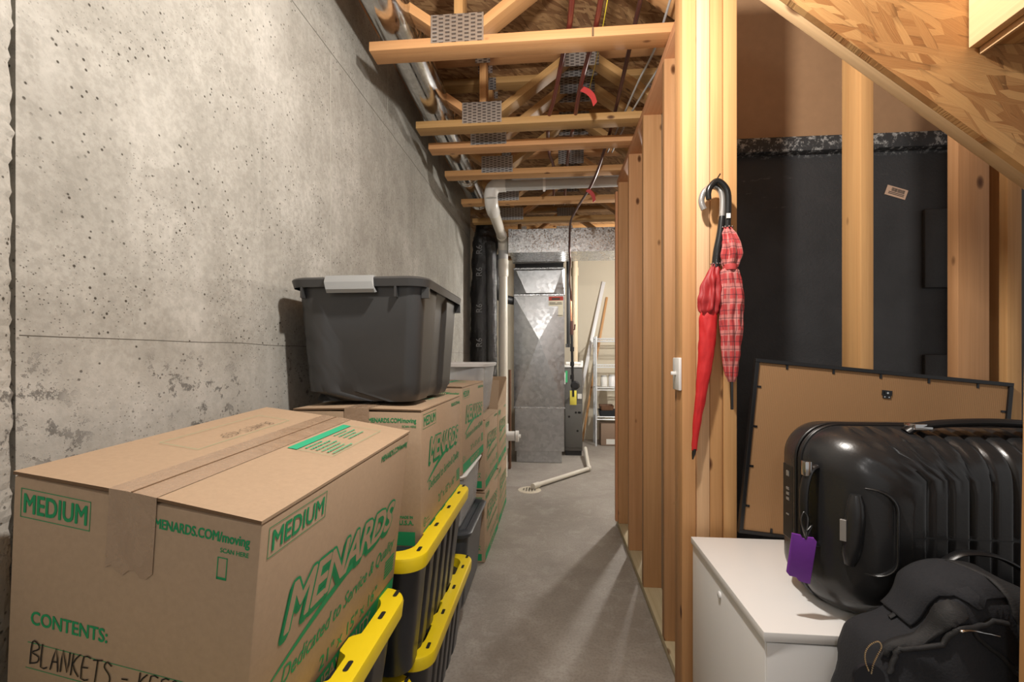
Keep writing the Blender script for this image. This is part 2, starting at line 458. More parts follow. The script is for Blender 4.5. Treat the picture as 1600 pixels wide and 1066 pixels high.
def rrect(hx, hy, r, step=.02, arc=6):
    """rounded rectangle outline, counter-clockwise, points evenly spaced on the straights"""
    pts = []
    nx = max(1, int(round(2 * (hx - r) / step))); ny = max(1, int(round(2 * (hy - r) / step)))
    for (cx, cy, a0, n, dx, dy) in ((hx - r, -hy + r, -PI / 2, ny, 0, 1), (hx - r, hy - r, 0, nx, -1, 0), (-hx + r, hy - r, PI / 2, ny, 0, -1), (-hx + r, -hy + r, PI, nx, 1, 0)):
        for k in range(arc + 1):
            a = a0 + PI / 2 * k / arc; pts.append((cx + r * math.cos(a), cy + r * math.sin(a)))
        ex, ey = pts[-1]; L = 2 * (hy - r) if dy else 2 * (hx - r)
        for k in range(1, n): pts.append((ex + dx * L * k / n, ey + dy * L * k / n))
    return pts
def disc(bm, c, r, n=24, mi=0, axis='z'):
    vs = []
    for k in range(n):
        a = 2 * PI * k / n; p = (r * math.cos(a), r * math.sin(a), 0)
        if axis == 'y': p = (p[0], 0, p[1])
        if axis == 'x': p = (0, p[0], p[1])
        vs.append(bm.verts.new(Vector(c) + Vector(p)))
    bm.faces.new(vs).material_index = mi
def copy_tree(o, mw, parent=None):
    c = o.copy(); COL.objects.link(c); c.parent = parent; WM[c] = mw
    c.matrix_basis = (WM[parent].inverted() @ mw) if parent else mw
    for ch in list(o.children): copy_tree(ch, mw @ (WM[o].inverted() @ WM[ch]), c)
    return c
# writing
def glyphs(bm, s, size, mt, bold=0.0, *a, **k):
    b_ = bold * size
    if b_ == 0: return glyph1(bm, s, size, mt, *a, **k)
    n = 12 if bold > .04 else 6
    for i in range(n): glyph1(bm, s, size, mt @ Matrix.Translation((b_ * math.cos(2 * PI * i / n), b_ * math.sin(2 * PI * i / n), .000025 * i)), *a, **k)
def glyph1(bm, s, size, mt, shear=0.0, spacing=1.0, align='LEFT', fit=None, warp=None, mi=0):
    cu = bpy.data.curves.new('t', 'FONT'); cu.body = s; cu.size = size; cu.shear = shear
    cu.space_character = spacing; cu.align_x = align; cu.resolution_u = 3; cu.fill_mode = 'BOTH' if False else 'FRONT'
    cu.dimensions = '2D'
    ob = bpy.data.objects.new('t', cu)
    me = bpy.data.meshes.new_from_object(ob)
    xs = [v.co.x for v in me.vertices]
    if not xs: return
    x0, x1 = min(xs), max(xs)
    k = 1.0
    if fit: k = fit / (x1 - x0)
    b2 = bmesh.new(); b2.from_mesh(me)
    for v in b2.verts:
        x, y = (v.co.x - (x0 if fit else 0)) * k, v.co.y
        if warp: x, y = warp(x, y)
        v.co = mt @ Vector((x, y, v.co.z))
    mp = {v: bm.verts.new(v.co) for v in b2.verts}
    for f in b2.faces:
        try: bm.faces.new([mp[v] for v in f.verts]).material_index = mi
        except ValueError: pass
    b2.free(); bpy.data.objects.remove(ob); bpy.data.curves.remove(cu); bpy.data.meshes.remove(me)
def ribbon(bm, pts, wd, mt, mi=0, z=0):
    """flat stroke of a pen along 2-D points"""
    P = [Vector((p[0], p[1], 0)) for p in pts]; L = []; R_ = []
    for i, p in enumerate(P):
        t = (P[min(i + 1, len(P) - 1)] - P[max(i - 1, 0)])
        t = t.normalized() if t.length > 1e-9 else Vector((1, 0, 0)); n = Vector((-t.y, t.x, 0)) * wd / 2
        L.append(bm.verts.new(mt @ (p + n + Vector((0, 0, z))))); R_.append(bm.verts.new(mt @ (p - n + Vector((0, 0, z)))))
    for i in range(len(P) - 1):
        bm.faces.new((L[i], R_[i], R_[i + 1], L[i + 1])).material_index = mi
def quad(bm, mt, x0, y0, x1, y1, z=0, mi=0):
    bm.faces.new([bm.verts.new(mt @ Vector(p)) for p in ((x0, y0, z), (x1, y0, z), (x1, y1, z), (x0, y1, z))]).material_index = mi
def outline(bm, mt, x0, y0, x1, y1, t, z=0, mi=0):
    quad(bm, mt, x0, y0, x1, y0 + t, z, mi); quad(bm, mt, x0, y1 - t, x1, y1, z, mi)
    quad(bm, mt, x0, y0, x0 + t, y1, z, mi); quad(bm, mt, x1 - t, y0, x1, y1, z, mi)

# ------------------------------------------------------------------ setting
def struct(o): o['kind'] = 'structure'; return o
struct(boxo('floor', (-1.3, -3, -.1), (3.2, 6.9, 0), 'concrete_floor'))
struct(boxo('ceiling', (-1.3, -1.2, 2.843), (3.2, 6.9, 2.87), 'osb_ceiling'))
plain('seam_dark', (.13, .12, .10), .9)
plain('seam_fin', (.42, .405, .36), .9)
bm = bmesh.new()
bx(bm, (-1.2, .655, 0), (-.86, 4.66, 2.765))
def fin(p0, p1, r, mi):
    n = 60; pts = []
    for k in range(n + 1):
        t = k / n; p = Vector(p0).lerp(Vector(p1), t)
        j = noise.noise(p * 7) * .004
        pts.append(p + Vector((0, j if abs(p0[2] - p1[2]) > .1 else 0, 0 if abs(p0[2] - p1[2]) > .1 else j)))
    tube(bm, pts, r, 5, mi=mi)
fin((-.86, .66, 1.222), (-.86, 4.6, 1.222), .0009, 1)
fin((-.86, .66, 2.355), (-.86, 4.6, 2.40), .0016, 1)
for y in (1.69, 2.73, 3.35, 3.95): fin((-.86, y, .3), (-.86, y, 2.35), .0018, 2)
for y in (1.30, 2.30, 3.05): fin((-.86, y, 2.4), (-.86, y, 2.76), .0014, 2)
struct(mesh('wall_left', bm, ['concrete_wall', 'seam_dark', 'seam_fin']))
# the nearer pour stops in a ragged vertical joint
bm = bmesh.new()
NZ, NYY = 260, 8
R = []
for i in range(NZ + 1):
    z = 2.765 * i / NZ; row = []
    for j in range(NYY + 1):
        t = j / NYY
        y = .585 + .060 * t + (noise.noise(Vector((3, z * 16, 1))) * .006 + noise.noise(Vector((5, z * 75, 2))) * .006) * t
        x = -.846 - .010 * t ** 4 + noise.noise(Vector((y * 60, z * 60, 4))) * .003 * t
        row.append(bm.verts.new((x, y, z)))
    row.append(bm.verts.new((-.90, row[-1].co.y + .004, z)))
    R.append(row)
for a, c in zip(R, R[1:]):
    for k in range(len(a) - 1): bm.faces.new((a[k], a[k + 1], c[k + 1], c[k]))
bx(bm, (-1.2, -2, 0), (-.846, .585, 2.765))
struct(mesh('wall_left_near', bm, 'concrete_wall', smooth=False))
struct(boxo('wall_left_far', (-1.2, 4.66, 0), (-1.0, 6.6, 2.765), 'concrete_wall'))
struct(boxo('wall_back', (-1.2, 6.62, 0), (3.2, 6.75, 2.843), 'drywall'))
struct(boxo('wall_right_far', (2.9, 2.2, 0), (3.0, 6.62, 2.843), 'drywall'))
bm = bmesh.new()
bx(bm, (.60, 2.0, 0), (2.9, 2.2, 2.045)); bx(bm, (.60, 1.965, 2.03), (2.9, 2.2, 2.095), .012)
bx(bm, (1.495, 1.984, 1.465), (1.60, 2.01, 1.785), .006); bx(bm, (1.495, 1.984, .80), (1.60, 2.01, 1.195), .006)
bx(bm, (1.60, 1.96, 0), (2.9, 2.01, 2.04), .006)
struct(mesh('wall_foundation', bm, 'tarred_wall', auto=40))
struct(boxo('wall_foundation_board', (.60, 2.02, 2.095), (2.9, 2.06, 2.843), 'kraft_board'))
struct(board('trim_1', (-.95, -1.2, 2.765), (-.86, 4.66, 2.803), 'lumber', None))

# ------------------------------------------------------------------ stud wall along the corridor
t = thing('stud_wall', 'open timber stud wall running along the right side of the corridor', 'stud wall', (.445, 1.545, 0))
board('bottom_plate', (.445, 1.545, 0), (.534, 3.29, .038), 'treated_lumber', t)
board('top_plate', (.445, 1.545, 2.39), (.534, 3.26, 2.428), 'lumber_red', t)
for y in (1.545, 1.885, 2.315, 2.75, 3.185):
    board('stud', (.445, y, .038), (.534, y + .038, 2.39), 'lumber_red', t)
board('stud', (.430, 3.225, .038), (.520, 3.263, 2.34), 'lumber_red', t)

struct(boxo('wall_light_block', (.537, 1.60, 0), (.549, 2.74, 2.40), 'drywall'))  # unseen sheet added behind the studs, blocks light streaks except at the last bay
# ------------------------------------------------------------------ stud wall under the stairs
t = thing('stud_wall', 'timber stud wall with clustered end studs in front of the black foundation', 'stud wall', (.397, 1.45, 0))
board('bottom_plate', (.397, 1.45, 0), (1.70, 1.54, .038), 'treated_lumber', t)
for i, (x0, x1) in enumerate(((.397, .4385), (.440, .4785), (.480, .5175), (.5195, .5585))):
    board('stud', (x0, 1.45 + (.004, 0, .003, -.002)[i], .038), (x1, 1.54, 2.43), ('lumber', 'lumber_pale', 'lumber', 'lumber')[i], t)
board('stud', (.914, 1.45, .038), (.951, 1.54, 2.80), 'lumber', t)
board('stud', (1.183, 1.45, .038), (1.268, 1.488, 2.80), 'lumber_red', t)
board('stud', (1.315, 1.45, .038), (1.354, 1.54, 2.80), 'lumber', t)

# ------------------------------------------------------------------ stairs seen from below
t = thing('staircase', 'underside of a wooden staircase clad with oriented strand board', 'stairs', (.42, .97, 1.5))
def under(x): return 1.925 - .822 * (x - .456)
bm = bmesh.new()
poly = [(.40, under(.40)), (1.30, under(1.30)), (1.30, 2.0), (.40, 2.42)]
fr = [bm.verts.new((x, .968, z)) for x, z in poly]; bk = [bm.verts.new((x, .982, z)) for x, z in poly]
bm.faces.new(fr); bm.faces.new(bk[::-1])
for k in range(4): bm.faces.new((fr[k], bk[k], bk[(k + 1) % 4], fr[(k + 1) % 4]))
mesh('stair_skirt', bm, 'osb_panel', t)
dx, dz = 1 / math.hypot(1, .822), -.822 / math.hypot(1, .822)
nx, nz = .822 / math.hypot(1, .822), 1 / math.hypot(1, .822)
beam('stringer', (.36 + nx * .1175, .9965, under(.36) + nz * .1175), (1.30 + nx * .1175, .9965, under(1.30) + nz * .1175), .235, .0285, 'lumber_pale', t, up=(nx, 0, nz))
board('riser', (.806, .30, 1.787), (.825, .966, 1.975), 'lumber_pale', t)
bm = bmesh.new(); bx(bm, (.826, .30, 1.792), (1.10, .966, 1.812)); mesh('tread', bm, 'osb_panel', t)
board('tread_edge', (.8265, .30, 1.775), (.832, .966, 1.7915), 'lumber_pale', t, .001)
tilt = Matrix.Translation((.69, .72, .8)) @ Matrix.Rotation(math.radians(.85), 4, 'Y') @ Matrix.Translation((-.69, -.72, -.8))
p = thing('post', 'wooden post at the right edge standing in front of the duffel bag', 'post', (.73, .72, 0))
board('post_timber', (.685, .70, .004), (.774, .738, 2.40), 'lumber', p, .002, extra=tilt)

# ------------------------------------------------------------------ floor trusses
TR_LABELS = ['floor truss nearest the camera with a split bottom chord and bright nail plate',
             'second floor truss from the camera, just before a closely paired one',
             'third floor truss from the camera, tight behind the second one',
             'fourth floor truss from the camera, just before the horizontal white pipe',
             'fifth floor truss from the camera, just behind the white pipe elbow',
             'sixth floor truss from the camera, just in front of the galvanized trunk duct']
def web(t, p0, p1): beam('web', p0, p1, .089, .036, 'lumber', t, up=(0, 1, 0))
def nail_plate(t, x0, x1, z0, z1, y):
    xm, zm = (x0 + x1) / 2, (z0 + z1) / 2
    bm = bmesh.new(); bx(bm, (x0 - xm, -.0009, z0 - zm), (x1 - xm, .0009, z1 - zm))
    mesh('nail_plate', bm, 'nail_plate', t, Matrix.Translation((xm, y, zm)))
def truss(y, label, xr=2.5):
    t = thing('floor_truss', label, 'truss', (-.75, y, 2.43), group='ceiling floor trusses')
    board('bottom_chord', (-.748, y, 2.43), (xr, y + .089, 2.468), 'lumber', t)
    board('top_chord', (-.95, y, 2.805), (xr, y + .089, 2.843), 'lumber', t)
    ym = y + .0445
    web(t, (-.40, ym, 2.468), (-.865, ym, 2.802))
    for k in (0, 1):
        xb, xt = -.384 + 1.045 * k, .137 + 1.045 * k
        if k == 1 and xr < 1: continue
        web(t, (xb + .035, ym, 2.468), (xt - .03, ym, 2.805)); web(t, (xt + .03, ym, 2.805), ((xb + 1.01, ym, 2.468) if xr > 1 else (.56, ym, 2.50)))
        if k == 0: beam('web', (xb + .005, ym, 2.468), (xb + .005, ym, 2.805), .089, .036, 'lumber', t)
        for yy in (y - .001, y + .090):
            nail_plate(t, xb - .107, xb + .107, 2.444, 2.556, yy); nail_plate(t, xt - .10, xt + .10, 2.72, 2.835, yy)
            if k == 0: nail_plate(t, xb - .035, xb + .045, 2.765, 2.838, yy)
    return t
first = truss(1.79, TR_LABELS[0], .575)
second = truss(2.42, TR_LABELS[1])
for y, lb in zip((2.67, 3.08, 3.64, 4.16), TR_LABELS[2:]):
    c = copy_tree(second, Matrix.Translation((-.75, y, 2.43))); c['label'] = lb
for y, lb in ((5.05, 'dim floor truss in the shadows above the galvanized trunk duct'), (5.75, 'farthest floor truss, dim above the furnace')):
    c = copy_tree(second, Matrix.Translation((-.75, y, 2.43))); c['label'] = lb
# the split in the first chord
boxo('chord_split', (.148, 1.7875, 2.432), (.156, 1.79, 2.4665), 'cardboard_edge', first)

# ------------------------------------------------------------------ ducts and pipes
t = thing('round_duct', 'round galvanized duct running along the top of the concrete wall', 'duct', (-.665, 1.3, 2.60))
segs = [(1.2, 1.98), (1.98, 2.62), (2.62, 3.5), (3.5, 4.05)]
for i, (a, c) in enumerate(segs):
    tubeo('duct_section', [(-.665, a, 2.60), (-.665, c - .01, 2.60)], .088 + .002 * (i % 2), 'galvanized_pipe', t, 32)
    bm = bmesh.new()
    for yy in (c - .05, c - .012): tube(bm, [(-.665, yy - .005, 2.60), (-.665, yy, 2.60), (-.665, yy + .005, 2.60)], [.0885, .0945, .0885], 32, cap=False)
    mesh('crimp_ring', bm, 'galvanized_pipe', t, auto=60)
bm = bmesh.new(); disc(bm, (-.665, 4.05, 2.60), .088, 24, axis='y'); mesh('end_cap', bm, 'steel_dark', t)

def wrinkled(name, pts, r, mat, parent=None, amp=.012, seg=28, fr=9):
    bm = bmesh.new(); P = smoothpts(pts, 22); rings = []; prev = None
    for i, p in enumerate(P):
        tt = (P[min(i + 1, len(P) - 1)] - P[max(i - 1, 0)]).normalized()
        if prev is None: u = tt.cross(Vector((0, 1, 0))).normalized()
        else: u = (prev - tt * prev.dot(tt)).normalized()
        prev = u; v = tt.cross(u); ring = []
        for k in range(seg):
            a = 2 * PI * k / seg; dr = u * math.cos(a) + v * math.sin(a)
            q = p + dr * r
            n = noise.noise(Vector((q.x * fr, q.y * fr, q.z * fr * .8))) + .5 * noise.noise(q * fr * 2.7)
            ring.append(q + dr * n * amp)
        rings.append(ring)
    loft(bm, rings); return mesh(name, bm, mat, parent, auto=70)
t = thing('flexible_duct', 'thick black foil-wrapped flexible duct standing at the end of the concrete wall', 'duct', (-.715, 4.6, .02))
wrinkled('duct_jacket', [(-.715, 4.6, .02), (-.715, 4.6, .7), (-.715, 4.6, 1.5), (-.705, 4.6, 2.1), (-.69, 4.6, 2.35), (-.66, 4.6, 2.52)], .128, 'black_foil', t, .017, 44, 11)
# its repeated printed marks, one column of worn pale glyphs
bm = bmesh.new()
for k, zz in enumerate((1.28, 1.62, 1.98, 2.2)):
    mt = Matrix.Translation((-.72, 4.452, zz)) @ Matrix.Rotation(-PI / 2, 4, 'Y') @ Matrix.Rotation(PI / 2, 4, 'X')
    glyphs(bm, 'R6', .085, Matrix.Translation((-.705, 4.450, zz)) @ Matrix(((0, -1, 0, 0), (0, 0, -1, 0), (1, 0, 0, 0), (0, 0, 0, 1))), .01)
mesh('printed_marks', bm, 'jacket_print', t, recalc=False)
t = thing('flexible_duct', 'thin black foil-wrapped duct squeezed beside the white vertical pipe', 'duct', (-.60, 4.40, .02))
wrinkled('duct_jacket', [(-.60, 4.40, .02), (-.60, 4.40, .9), (-.60, 4.40, 1.6), (-.605, 4.40, 2.1), (-.62, 4.42, 2.3)], .052, 'black_foil', t, .008, 18, 16)
t = thing('vent_pipe', 'smooth black elbow pipe joining the left side of the return air drop', 'pipe', (-.63, 4.95, 1.83))
tubeo('pipe_elbow', [(-.63, 4.95, 2.3), (-.63, 4.95, 2.05), (-.625, 4.95, 1.93), (-.59, 4.98, 1.85), (-.53, 5.05, 1.83), (-.462, 5.2, 1.83)], .047, 'black_rubber', t, 18, 8)

t = thing('drain_pipe', 'tall white plastic drain pipe bending up to the ceiling and across the trusses', 'pipe', (-.50, 4.5, 0))
tubeo('riser_pipe', [(-.50, 4.5, 0), (-.50, 4.5, 2.24)], .045, 'pvc', t, 24)
bm = bmesh.new()
tube(bm, [(-.50, 4.5, 1.98), (-.50, 4.5, 2.0), (-.50, 4.5, 2.14), (-.50, 4.5, 2.16)], [.047, .054, .054, .047], 24)
mesh('coupling', bm, 'pvc', t, auto=50)
bm = bmesh.new(); tube(bm, [(-.50, 4.5, 2.15), (-.50, 4.5, 2.32)], .049, 24); mesh('rubber_coupling', bm, 'grey_pvc', t, auto=50)
arc = [(-.50, 4.5, 2.24), (-.50, 4.495, 2.30), (-.50, 4.46, 2.345), (-.50, 4.40, 2.355), (-.498, 4.34, 2.355)]
tubeo('elbow', arc, .051, 'pvc', t, 24, 6)
tubeo('run_pipe', [(-.499, 4.40, 2.356), (-.476, 3.56, 2.342)], .045, 'pvc', t, 24)
tubeo('elbow', [(-.477, 3.60, 2.342), (-.475, 3.52, 2.343), (-.474, 3.455, 2.358), (-.474, 3.43, 2.395)], .052, 'pvc_white', t, 24, 6)
tubeo('elbow', [(-.474, 3.43, 2.385), (-.474, 3.43, 2.42), (-.462, 3.43, 2.462), (-.425, 3.43, 2.488), (-.36, 3.43, 2.490)], .052, 'pvc_white', t, 24, 6)
tubeo('cross_pipe', [(-.38, 3.43, 2.490), (.95, 3.43, 2.50)], .046, 'grey_pvc', t, 24)
bm = bmesh.new(); tube(bm, [(-.08, 3.43, 2.49), (-.06, 3.43, 2.49)], .049, 20); bx(bm, (-.078, 3.40, 2.42), (-.062, 3.405, 2.45)); mesh('pipe_strap', bm, 'pvc_white', t, auto=50)
bm = bmesh.new()
tube(bm, [(-.50, 4.5, .28), (-.50, 4.5, .52)], .053, 20)
tube(bm, [(-.46, 4.5, .40), (-.38, 4.5, .40)], .048, 20); tube(bm, [(-.375, 4.5, .40), (-.345, 4.5, .40)], .056, 20); tube(bm, [(-.345, 4.5, .40), (-.325, 4.5, .40)], .020, 6)
mesh('cleanout_tee', bm, 'pvc_white', t, auto=50)

t = thing('trunk_duct', 'spangled galvanized trunk duct crossing above the furnace', 'duct', (-.446, 4.4, 2.21))
bm = bmesh.new(); bx(bm, (-.434, 4.4, 2.20), (2.2, 4.86, 2.425), .002); mesh('duct_body', bm, 'galvanized', t)
bm = bmesh.new(); bx(bm, (-.437, 4.393, 2.197), (-.40, 4.40, 2.428)); bx(bm, (-.40, 4.397, 2.197), (2.2, 4.40, 2.204)); mesh('seam_strip', bm, 'galvanized', t)

# return air drop
X0, X1, YF, YB = -.445, .122, 5.10, 5.62
t = thing('return_air_drop', 'tall galvanized return air drop with cross-broken panels beside the furnace', 'duct', (X0, YF, .004))
def cross_panel(z0, z1, h, cut=None, name='panel', mat='galvanized_smooth'):
    """sheet panel with diagonal creases: its middle stands proud of the corners"""
    bm = bmesh.new(); xm = (X0 + X1) / 2; zm = (z0 + z1) / 2 if cut is None else cut
    A = [bm.verts.new(p) for p in ((X0, YF, z0), (X1, YF, z0), (X1, YF, z1), (X0, YF, z1))]
    c = bm.verts.new((xm, YF - h, zm))
    for k in range(4): bm.faces.new((A[k], A[(k + 1) % 4], c))
    Bk = [bm.verts.new((v.co.x, YB, v.co.z)) for v in A]
    for k in range(4): bm.faces.new((A[k], Bk[k], Bk[(k + 1) % 4], A[(k + 1) % 4]))
    bm.faces.new(Bk[::-1]); return mesh(name, bm, mat, t)
cross_panel(.62, 1.875, .030, 1.38)
bm = bmesh.new()
pts = [(X0, 1.885), (X1, 1.885), (X1, 2.17), (X0, 2.17)]
A = [bm.verts.new((x, YF, z)) for x, z in pts]; I = [bm.verts.new((x, YF - .022, z)) for x, z in ((X0 + .14, 1.9), (X1 - .12, 1.9), (X1 - .03, 2.15), (X0 + .03, 2.15))]
for k in range(4): bm.faces.new((A[k], A[(k + 1) % 4], I[(k + 1) % 4], I[k]))
bm.faces.new(I)
Bk = [bm.verts.new((v.co.x, YB, v.co.z)) for v in A]
for k in range(4): bm.faces.new((A[k], Bk[k], Bk[(k + 1) % 4], A[(k + 1) % 4]))
mesh('panel', bm, 'galvanized_smooth', t)
bm = bmesh.new(); bx(bm, (X0 + .01, YF - .004, .13), (X1 - .004, YB, .612), .003); mesh('panel', bm, 'galvanized_smooth', t)
bm = bmesh.new(); bx(bm, (X0 + .03, YF + .01, .004), (X1 - .03, YB, .13)); mesh('base_section', bm, 'galvanized_smooth', t)
bm = bmesh.new()
for z in (.615, 1.88, 2.175): bx(bm, (X0 - .006, YF - .012, z - .008), (X1 + .006, YF + .02, z + .008), .003)
mesh('seam_strip', bm, 'galvanized', t)
bm = bmesh.new(); bx(bm, (X0 + .012, YF + .02, 2.18), (X1 - .012, YB, 2.50)); mesh('flexible_collar', bm, 'black_rubber', t)
bm = bmesh.new(); bx(bm, (X0 - .012, YF - .014, 2.235), (X1 - .004, YF + .02, 2.265), .004); bx(bm, (X0 - .012, YF - .014, 2.285), (X1 - .004, YF + .02, 2.315), .004)
mesh('collar_strip', bm, 'galvanized_smooth', t)
t = thing('instruction_card', 'cream card with a red header stuck on the return air drop', 'card', (.028, 5.094, 1.74))
boxo('card_sheet', (-.055, 5.0925, 1.635), (.106, 5.0945, 1.86), 'paper_label', t)
boxo('card_header', (-.055, 5.0915, 1.815), (.106, 5.0925, 1.86), 'label_red', t)
bm = bmesh.new()
for k, (a, c, z) in enumerate(((-.02, .07, 1.832), (-.045, .02, 1.79), (.04, .09, 1.79), (-.045, .095, 1.775), (-.05, .10, 1.648))): bx(bm, (a, 5.0905, z - (.010 if k == 0 else .003)), (c, 5.0918, z + (.010 if k == 0 else .003)))
mesh('card_print', bm, 'label_ink', t)

t = thing('furnace', 'dark grey gas furnace cabinet right of the return air drop', 'furnace', (.14, 5.5, 0))
bm = bmesh.new(); bx(bm, (.13, 5.50, .06), (.345, 6.2, 1.06), .006); mesh('cabinet_body', bm, 'furnace_grey', t, auto=40)
boxo('door_panel', (.137, 5.494, .10), (.338, 5.50, .62), 'furnace_grey', t, .003)
boxo('base', (.14, 5.52, 0), (.335, 6.18, .06), 'black_rubber', t)
boxo('top_trim', (.125, 5.49, 1.06), (.35, 6.2, 1.085), 'pvc_white', t, .003)
bm = bmesh.new()
for p in ((.265, .52), (.30, .52), (.185, .47), (.285, .30), (.315, .52)): disc(bm, (p[0], 5.4925, p[1]), .013, 14, axis='y')
mesh('screw_hole', bm, 'slot_dark', t)
boxo('rating_label', (.285, 5.4915, .685), (.335, 5.4935, .745), 'paper_white', t)
bm = bmesh.new(); tube(bm, [(.15, 5.55, 1.11), (.34, 5.55, 1.11)], .016, 12); tube(bm, [(.335, 5.55, 1.085), (.335, 5.55, 1.14)], .02, 12); mesh('drain_manifold', bm, 'pvc_white', t, auto=50)
boxo('filter_tag', (.142, 5.485, .88), (.165, 5.492, 1.02), 'green_paper', t); boxo('manual_sleeve', (.128, 5.486, .86), (.141, 5.492, 1.0), 'paper_white', t)
t = thing('flue_pipe', 'beige vertical flue pipe rising from the furnace top', 'pipe', (.264, 5.75, 1.12))
tubeo('pipe_section', [(.264, 5.75, 1.085), (.264, 5.75, 2.6)], .038, 'pvc_beige', t, 20)
bm = bmesh.new(); tube(bm, [(.264, 5.75, 2.2), (.264, 5.75, 2.3)], .046, 20); mesh('coupling', bm, 'pvc_beige', t, auto=50)
t = thing('line_set', 'black insulated refrigerant line beside the return air drop', 'pipe', (.175, 5.45, 1.3))
tubeo('insulated_line', [(.175, 5.45, 1.3), (.175, 5.45, 2.0), (.17, 5.45, 2.6)], .022, 'black_rubber', t, 14)
boxo('valve_block', (.142, 5.43, 1.30), (.20, 5.47, 1.34), 'steel_dark', t)

# copper and cables
t = thing('gas_line', 'coppery tube looping from the ceiling down to the furnace valve', 'pipe', (.21, 5.3, .7))
tubeo('copper_tube', [(.324, 1.30, 2.55), (.324, 1.8, 2.52), (.328, 2.45, 2.50), (.317, 2.82, 2.475), (.27, 3.2, 2.40), (.19, 3.75, 2.40), (.150, 4.05, 2.38), (.150, 4.30, 2.30), (.150, 4.35, 2.20), (.160, 4.45, 2.10), (.168, 4.9, 2.0), (.20, 5.25, 1.88), (.205, 5.28, 1.62), (.207, 5.28, 1.50)], .0095, 'dark_copper', t, 10, 8)
tubeo('copper_drop', [(.198, 5.279, 1.95), (.205, 5.279, 1.50)], .011, 'copper', t, 10)
bm = bmesh.new()
tube(bm, [(.207, 5.28, 1.44), (.207, 5.28, 1.60)], .020, 10); tube(bm, [(.207, 5.28, 1.50), (.24, 5.28, 1.50), (.245, 5.28, 1.56)], .009, 8)
mesh('brass_valve', bm, 'dark_copper', t, auto=50)
tubeo('iron_pipe', [(.207, 5.28, 1.45), (.222, 5.28, .80)], .015, 'black_paint', t, 12)
bm = bmesh.new()
for z in (1.25, 1.08, .93): tube(bm, [(.212, 5.28, z), (.213, 5.28, z + .05)], .024, 10)
tube(bm, [(.22, 5.28, .84), (.30, 5.42, .84)], .013, 10)
mesh('pipe_fitting', bm, 'black_paint', t, auto=50)
bm = bmesh.new(); tube(bm, [(.245, 5.25, .86), (.245, 5.27, .86), (.245, 5.30, .86)], [.036, .052, .036], 18); mesh('shutoff_knob', bm, 'black_rubber', t, auto=50)
o = tag(boxo('warning_tag', (.186, 5.255, .635), (.262, 5.258, .80), 'yellow_tag', None, .002), 'yellow warning tag hanging from the gas pipe', 'tag')
boxo('tag_strap', (.212, 5.250, .73), (.236, 5.2545, .83), 'black_rubber', o)
LN = [('leftmost dark red tube strung through the trusses', [(.075, 1.3, 2.55), (.065, 1.75, 2.49), (.04, 1.97, 2.48), (.0, 2.3, 2.475), (-.03, 2.52, 2.48), (-.03, 3.1, 2.57), (0, 3.43, 2.60), (0, 4.3, 2.62)], .011),
      ('middle dark red tube strung through the trusses, carrying a red tag', [(.178, 1.3, 2.55), (.17, 1.75, 2.49), (.128, 2.2, 2.48), (.113, 2.5, 2.475), (.10, 3.1, 2.57), (.1, 3.43, 2.60), (.1, 4.3, 2.62)], .011),
      ]
for lb, pts, r in LN:
    tag(tubeo('water_tube', pts, r, 'red_pipe', None, 10, 8), lb, 'pipe')
def rtag(name, p, lb, ang):
    bm = bmesh.new(); pts = smoothpts([(0, 0), (.03, -.012), (.055, -.035), (.07, -.07)], 6)
    L = [bm.verts.new((q[0] + .008, 0, q[1] + .010)) for q in pts]; R2 = [bm.verts.new((q[0] - .008, .002, q[1] - .012)) for q in pts]
    for i in range(len(L) - 1): bm.faces.new((L[i], L[i + 1], R2[i + 1], R2[i]))
    o = mesh(name, bm, 'red_tag', None, Matrix.Translation(p) @ Matrix.Rotation(ang, 4, 'Y'), recalc=False)
    md = o.modifiers.new('s', 'SOLIDIFY'); md.thickness = .002
    return tag(o, lb, 'tag')
rtag('hanging_tag', (.135, 2.20, 2.47), 'red paper tag dangling from a dark tube behind the first truss', .1)
rtag('hanging_tag', (.24, 3.30, 2.385), 'red paper tag dangling from the coppery tube near the white pipe', .25)
tag(tubeo('electric_cable', [(.43, 1.6, 2.52), (.43, 1.97, 2.50), (.40, 2.2, 2.49), (.372, 2.52, 2.485), (.36, 3.1, 2.56)], .005, 'grey_cable', None, 8, 8), 'pale grey electric cable, left one of the two beside the stud wall', 'cable')
tag(tubeo('electric_cable', [(.495, 1.6, 2.52), (.485, 2.02, 2.50), (.44, 2.3, 2.49), (.405, 2.53, 2.485), (.39, 3.1, 2.56)], .005, 'grey_cable', None, 8, 8), 'pale grey electric cable, right one of the two beside the stud wall', 'cable')
tag(tubeo('string', [(.215, 1.6, 2.60), (.20, 1.76, 2.52), (.19, 2.0, 2.50), (.18, 2.4, 2.56)], .0018, 'yellow_string', None, 6, 6), 'thin yellow string hanging among the trusses', 'string')

